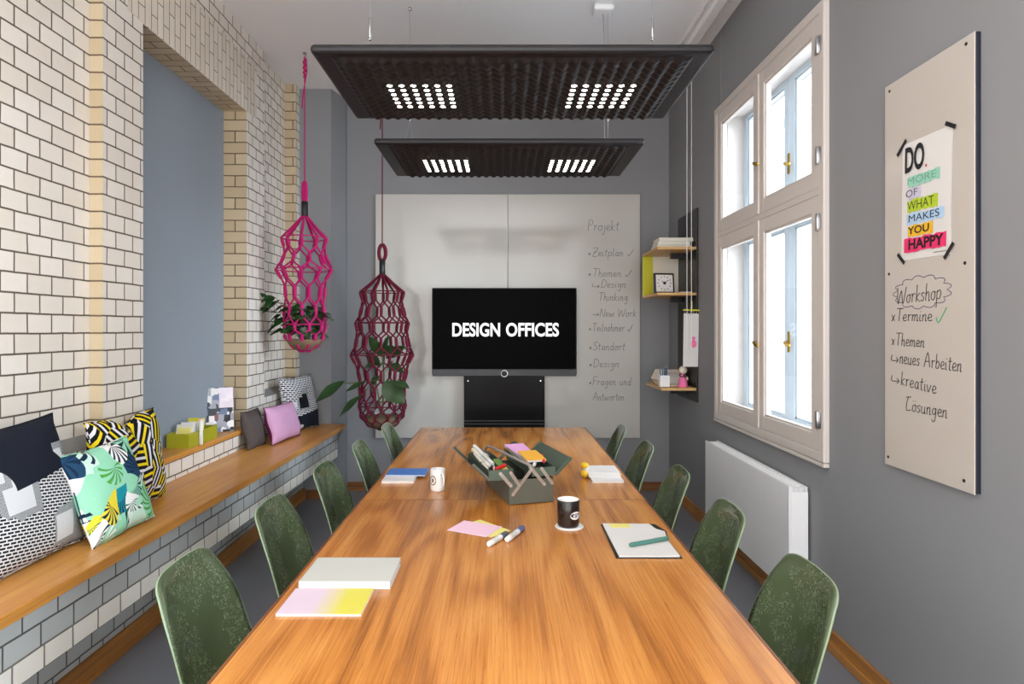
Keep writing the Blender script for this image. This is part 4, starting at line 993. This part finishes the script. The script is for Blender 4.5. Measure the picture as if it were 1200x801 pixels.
# open notebook with pen
ob = thing('open_notebook', 'open notebook with black cover and blank pages on the right table edge', 'notebook', (0, 0, TZ))
MB().prism([(.419, 2.715), (.413, 2.312), (.655, 2.312), (.655, 2.50), (.675, 2.62), (.650, 2.715)], 0, .003).build('cover', M['black'], ob)
MB().prism([(.424, 2.705), (.425, 2.320), (.648, 2.320), (.648, 2.50), (.664, 2.60), (.636, 2.63), (.622, 2.700)], .003, .009).build('page_block', M['paper'], ob)
MB().prism([(.45, 2.700), (.452, 2.645), (.535, 2.645), (.535, 2.700)], .009, .0094).build('highlight_strip', M['yellowpaper'], ob)
q = MB()
for k in range(9): q.box(.4235, .4275, 2.36 + k * .038, 2.368 + k * .038, .0085, .0098)
q.build('binding_stitch', M['paper2'], ob)
pa, pb = onz(738, 639, TZ + .015), onz(783, 631, TZ + .015)
pn = thing('pen', 'thick teal pen lying on the open notebook', 'pen', (pa.x, pa.y, TZ + .009))
d = Vector((pb.x - pa.x, pb.y - pa.y, 0)); r = .0085; up = Vector((0, 0, r))
MB().tube([up, up + d * .05, up + d * .62], [r * .75, r, r], 12).build('barrel', M['tealpen'], pn); MB().tube([up + d * .62, up + d * .98, up + d], [r * 1.05, r * 1.05, r * .8], 12).build('cap', M['tealpen'], pn)
# mugs
def mug(label, loc, r, h, out, inn, hang, group='mugs on the table'):
    t = thing('mug', label, 'mug', loc, 0, group)
    MB().lathe([(0, 0), (r * .9, 0), (r * .95, .004), (r * .97, .012), (r, h * .5), (r, h - .002), (r - .0015, h), (r - .0015, h)], 40).lathe([(r - .0016, h), (r - .004, h - .002), (r - .005, h * .5), (r - .008, .012), (0, .008)], 40, mat=1).build('body', [M[out], M[inn]], t)
    hp_ = [Vector((r - .002, 0, h * .80)), Vector((r + .018, 0, h * .84)), Vector((r + .03, 0, h * .66)), Vector((r + .028, 0, h * .42)), Vector((r + .012, 0, h * .24)), Vector((r - .003, 0, h * .22))]
    MB().tube(smooth_path(hp_, 20), .0055, 10, M=Matrix.Rotation(hang, 4, 'Z')).build('handle', M[out], t)
    return t
pm = onz(513, 574, TZ)
m1 = mug('white mug with dark emblem beside the blue notebook', pm, .039, .112, 'ceramic', 'ceramic', -1.0)
def decal(t, ang, r, zc, w_, h_, mat, shape='oval', dr=.0006, name='emblem', n=24):
    b = MB(); pts = []
    for k in range(n):
        a = 2 * PI * k / n; x, y = math.cos(a), math.sin(a)
        if shape == 'eye': y = math.copysign((1 - abs(x) ** 1.6), y) * .95 if abs(x) < 1 else 0
        pts.append((x * w_ / 2, y * h_ / 2))
    rr = r + dr
    vs = [(rr * math.cos(ang), rr * math.sin(ang), zc)] + [(rr * math.cos(ang + x / rr), rr * math.sin(ang + x / rr), zc + y) for x, y in pts]
    b.add(vs, [[0, 1 + k, 1 + (k + 1) % n] for k in range(n)], True); b.build(name, M[mat], t)
M['bronze'] = plain('bronze_print', (122, 92, 66), .5)
an = -PI / 2 - .6
decal(m1, an, .039, .058, .04, .05, 'bronze'); decal(m1, an, .039, .058, .029, .039, 'ceramic', dr=.0009, name='emblem_inner'); decal(m1, an, .039, .058, .014, .022, 'bronze', dr=.0012, name='emblem_mark')
pk = onz(667, 617, TZ)
cst = thing('coaster', 'round white coaster under the black mug', 'coaster', (pk.x, pk.y, TZ)); MB().cyl((0, 0, 0), .061, .006, 36, b=.002).build('disc', M['paper'], cst)
MB().tube([(.057 * math.cos(a), .057 * math.sin(a), .006) for a in [2 * PI * k / 36 for k in range(36)]], .0015, 6, True).build('raised_rim', M['ceramic'], cst)
pk2 = onz(665.5, 611.5, TZ + .006)
m2 = mug('dark brown mug with white eye emblem on a white coaster', (pk.x - .004, pk.y + .0, TZ + .0065), .0475, .112, 'darkceramic', 'ceramic', PI / 2 + .3)
an = -PI / 2 + .62
decal(m2, an, .0475, .052, .052, .033, 'ceramic'); decal(m2, an, .0475, .052, .040, .019, 'ink', 'eye', dr=.0010, name='emblem_lid'); decal(m2, an, .0475, .052, .033, .013, 'ceramic', 'eye', dr=.0014, name='emblem_white'); decal(m2, an, .0475, .052, .011, .011, 'blue', dr=.0018, name='emblem_pupil')
# ------------------------------------------------------------------ cantilever toolbox
A = (.027, 3.010); rzT = math.atan2(.06, .2136)
tb = thing('toolbox', 'open olive metal cantilever toolbox full of pens in the middle of the table', 'toolbox', (A[0], A[1], TZ), rzT)
def tray_geo(u0, u1, v0, v1, z0, z1, th=.003):
    return MB().box(u0, u1, v0, v1, z0, z0 + th).box(u0, u0 + th, v0, v1, z0 + th, z1).box(u1 - th, u1, v0, v1, z0 + th, z1).box(u0 + th, u1 - th, v0, v0 + th, z0 + th, z1).box(u0 + th, u1 - th, v1 - th, v1, z0 + th, z1)
q = tray_geo(0, .222, 0, .452, .004, .118); q.tube([(0, 0, .118), (.222, 0, .118), (.222, .452, .118), (0, .452, .118)], .003, 6, True)
for u in (.01, .212):
    for v_ in (.01, .442): q.cyl((u, v_, 0), .006, .004, 8)
q.build('body', M['olive'], tb)
tl_ = tray_geo(-.10, .02, 0, .452, .122, .172); tl_.build('left_tray', M['olivedark'], tb)
tr_ = tray_geo(.115, .235, 0, .452, .130, .172); tr_.build('right_tray', M['olivedark'], tb)
MB().box(-.10, .02, .22, .223, .125, .168).build('tray_divider', M['olivedark'], tb)
def lid(p0, p1, sg):
    (u0, z0), (u1, z1) = p0, p1; d = Vector((u1 - u0, 0, z1 - z0)); n = Vector((-d.z, 0, d.x)).normalized() * sg * .004
    b = MB(); pr = [Vector((u0, 0, z0)), Vector((u1, 0, z1)), Vector((u1, 0, z1)) + n, Vector((u0, 0, z0)) + n]
    vs = [(p.x, v_, p.z) for v_ in (-.004, .456) for p in pr]
    b.add(vs, [[0, 1, 2, 3], [7, 6, 5, 4], [0, 4, 5, 1], [1, 5, 6, 2], [2, 6, 7, 3], [3, 7, 4, 0]])
    lipv = n * 4
    for v_ in (-.004, .453):   # folded flange at each end
        b.add([(p.x, w_, p.z) for w_ in (v_, v_ + .003) for p in (pr[0], pr[1], pr[1] + lipv, pr[0] + lipv)], [[0, 1, 2, 3], [7, 6, 5, 4], [0, 4, 5, 1], [1, 5, 6, 2], [2, 6, 7, 3], [3, 7, 4, 0]])
    return b
lid((-.102, .12), (-.185, .20), -1).build('left_lid', M['olive'], tb)
lid((.237, .125), (.322, .206), 1).build('right_lid', M['olivedark'], tb)
def link(u0, z0, u1, z1, v_, w_=.016):
    d = Vector((u1 - u0, 0, z1 - z0)); L_ = d.length; a = math.atan2(d.z, d.x)
    poly = [(L_ * .5 + (L_ / 2) * sx + .5 * w_ * math.cos(t_), .5 * w_ * math.sin(t_)) for sx, r0 in ((1, -PI / 2), (-1, PI / 2)) for t_ in [r0 + k * PI / 6 for k in range(7)]]
    Mx = Matrix.Translation((u0, v_, z0)) @ Matrix.Rotation(-a, 4, 'Y') @ frame((0, 0, 0), (1, 0, 0), (0, 0, 1))
    b = MB().prism(poly, 0, .003, M=Mx)
    for x in (0, L_): b.cyl((x, 0, .003), .0045, .003, 10, M=Mx)
    return b
for vf in (-.0015, .4575):
    for i, (u0, z0, u1, z1) in enumerate(((-.044, .155, .008, .094), (.017, .052, .11, .166), (.005, .157, .048, .095), (.114, .166, .177, .09), (.161, .168, .216, .094))):
        link(u0, z0, u1, z1, vf - .0035 * (i % 3)).build('link_arm', M['aluminium'], tb)
for s_h in (smooth_path([(.105, -.006, .166), (.10, .02, .185), (.06, .10, .20), (.02, .28, .212), (.0, .42, .206), (.0, .455, .175)], 30), smooth_path([(.12, -.006, .166), (.115, .03, .178), (.10, .12, .19), (.095, .30, .20), (.10, .42, .20), (.11, .455, .17)], 30)):
    MB().tube(s_h, .007, 10).build('handle', M['aluminium'], tb)
Rt = Matrix.Translation((A[0], A[1], TZ)) @ Matrix.Rotation(rzT, 4, 'Z')
def T(u, v_, z_): return Rt @ Vector((u, v_, z_))
pens = [((-.035, .17, .165), (-.075, .42, .215), .0095, 'paper', 'paper', 'thick white marker sticking up foremost in the left toolbox tray'),
        ((-.055, .16, .158), (-.088, .40, .200), .009, 'paper', 'skinwood', 'white marker with beige cap in the left toolbox tray'),
        ((-.07, .14, .145), (-.085, .37, .185), .008, 'skinwood', 'skinwood', 'beige wooden pencil in the left toolbox tray'),
        ((-.02, .23, .150), (-.040, .41, .195), .008, 'paper', 'capgrey', 'white marker with grey cap at the back of the left toolbox tray'),
        ((-.045, .08, .137), (-.020, .22, .146), .007, 'skinwood', 'paper', 'slim beige pen lying low in the left toolbox tray')]
for a, c, r, m1_, m2_, lb in pens:
    marker(lb, T(*a), T(*c), 0, r, m1_, m2_, 'pens in the left toolbox tray')
marker('red marker lying at the front of the left toolbox tray', T(-.055, .05, .165), T(.005, .075, .178), 0, .009, 'red', 'red', None)
marker('red marker lying at the right of the note pads in the toolbox', T(.20, .07, .185), T(.225, .18, .192), 0, .009, 'red', 'red', None)
marker('white marker in front of the note pads in the toolbox', T(.135, .03, .178), T(.19, .15, .182), 0, .008, 'paper', 'capgrey', None)
def pad(label, u0, u1, v0, v1, z_, tilt, rz, mat, th=.012):
    Mx = Rt @ Matrix.Translation((u0, v0, z_)) @ Matrix.Rotation(rz, 4, 'Z') @ Matrix.Rotation(tilt, 4, 'X')
    t = thing('note_pad', label, 'pad', group='note pads in the toolbox', mat=Mx)
    MB().box(0, u1 - u0, 0, v1 - v0, th * .7, th).build('top_sheet', M[mat], t); MB().box(0, u1 - u0, 0, v1 - v0, 0, th * .7).build('page_block', M['paper'], t)
pad('lilac note pad behind the orange one in the toolbox', .105, .215, .22, .40, .170, .20, .1, 'lilacpaper')
pad('orange note pad on top in the right toolbox tray', .115, .215, .08, .24, .182, .10, .0, 'orangepaper')
g = thing('green_card', 'green paper strip in the left toolbox tray', 'card', mat=Rt @ Matrix.Translation((-.02, .04, .155)) @ Matrix.Rotation(.08, 4, 'X')); MB().box(0, .035, 0, .2, 0, .004).build('strip', M['greenfelt'], g); MB().box(.002, .033, .02, .06, .004, .0046).build('printed_label', M['yellowpaper'], g)
tp = thing('tape_roll', 'black tape roll at the back of the right toolbox tray', 'tape', T(.15, .42, .190)); rollM = Matrix.Rotation(PI / 2 - .3, 4, 'X')
MB().lathe([(.016, 0), (.032, 0), (.034, .002), (.034, .02), (.032, .022), (.016, .022), (.016, 0)], 28, M=rollM).build('roll', M['black'], tp); MB().lathe([(.0145, -.001), (.0162, -.001), (.0162, .023), (.0145, .023), (.0145, -.001)], 24, M=rollM).build('core', M['capblue'], tp)
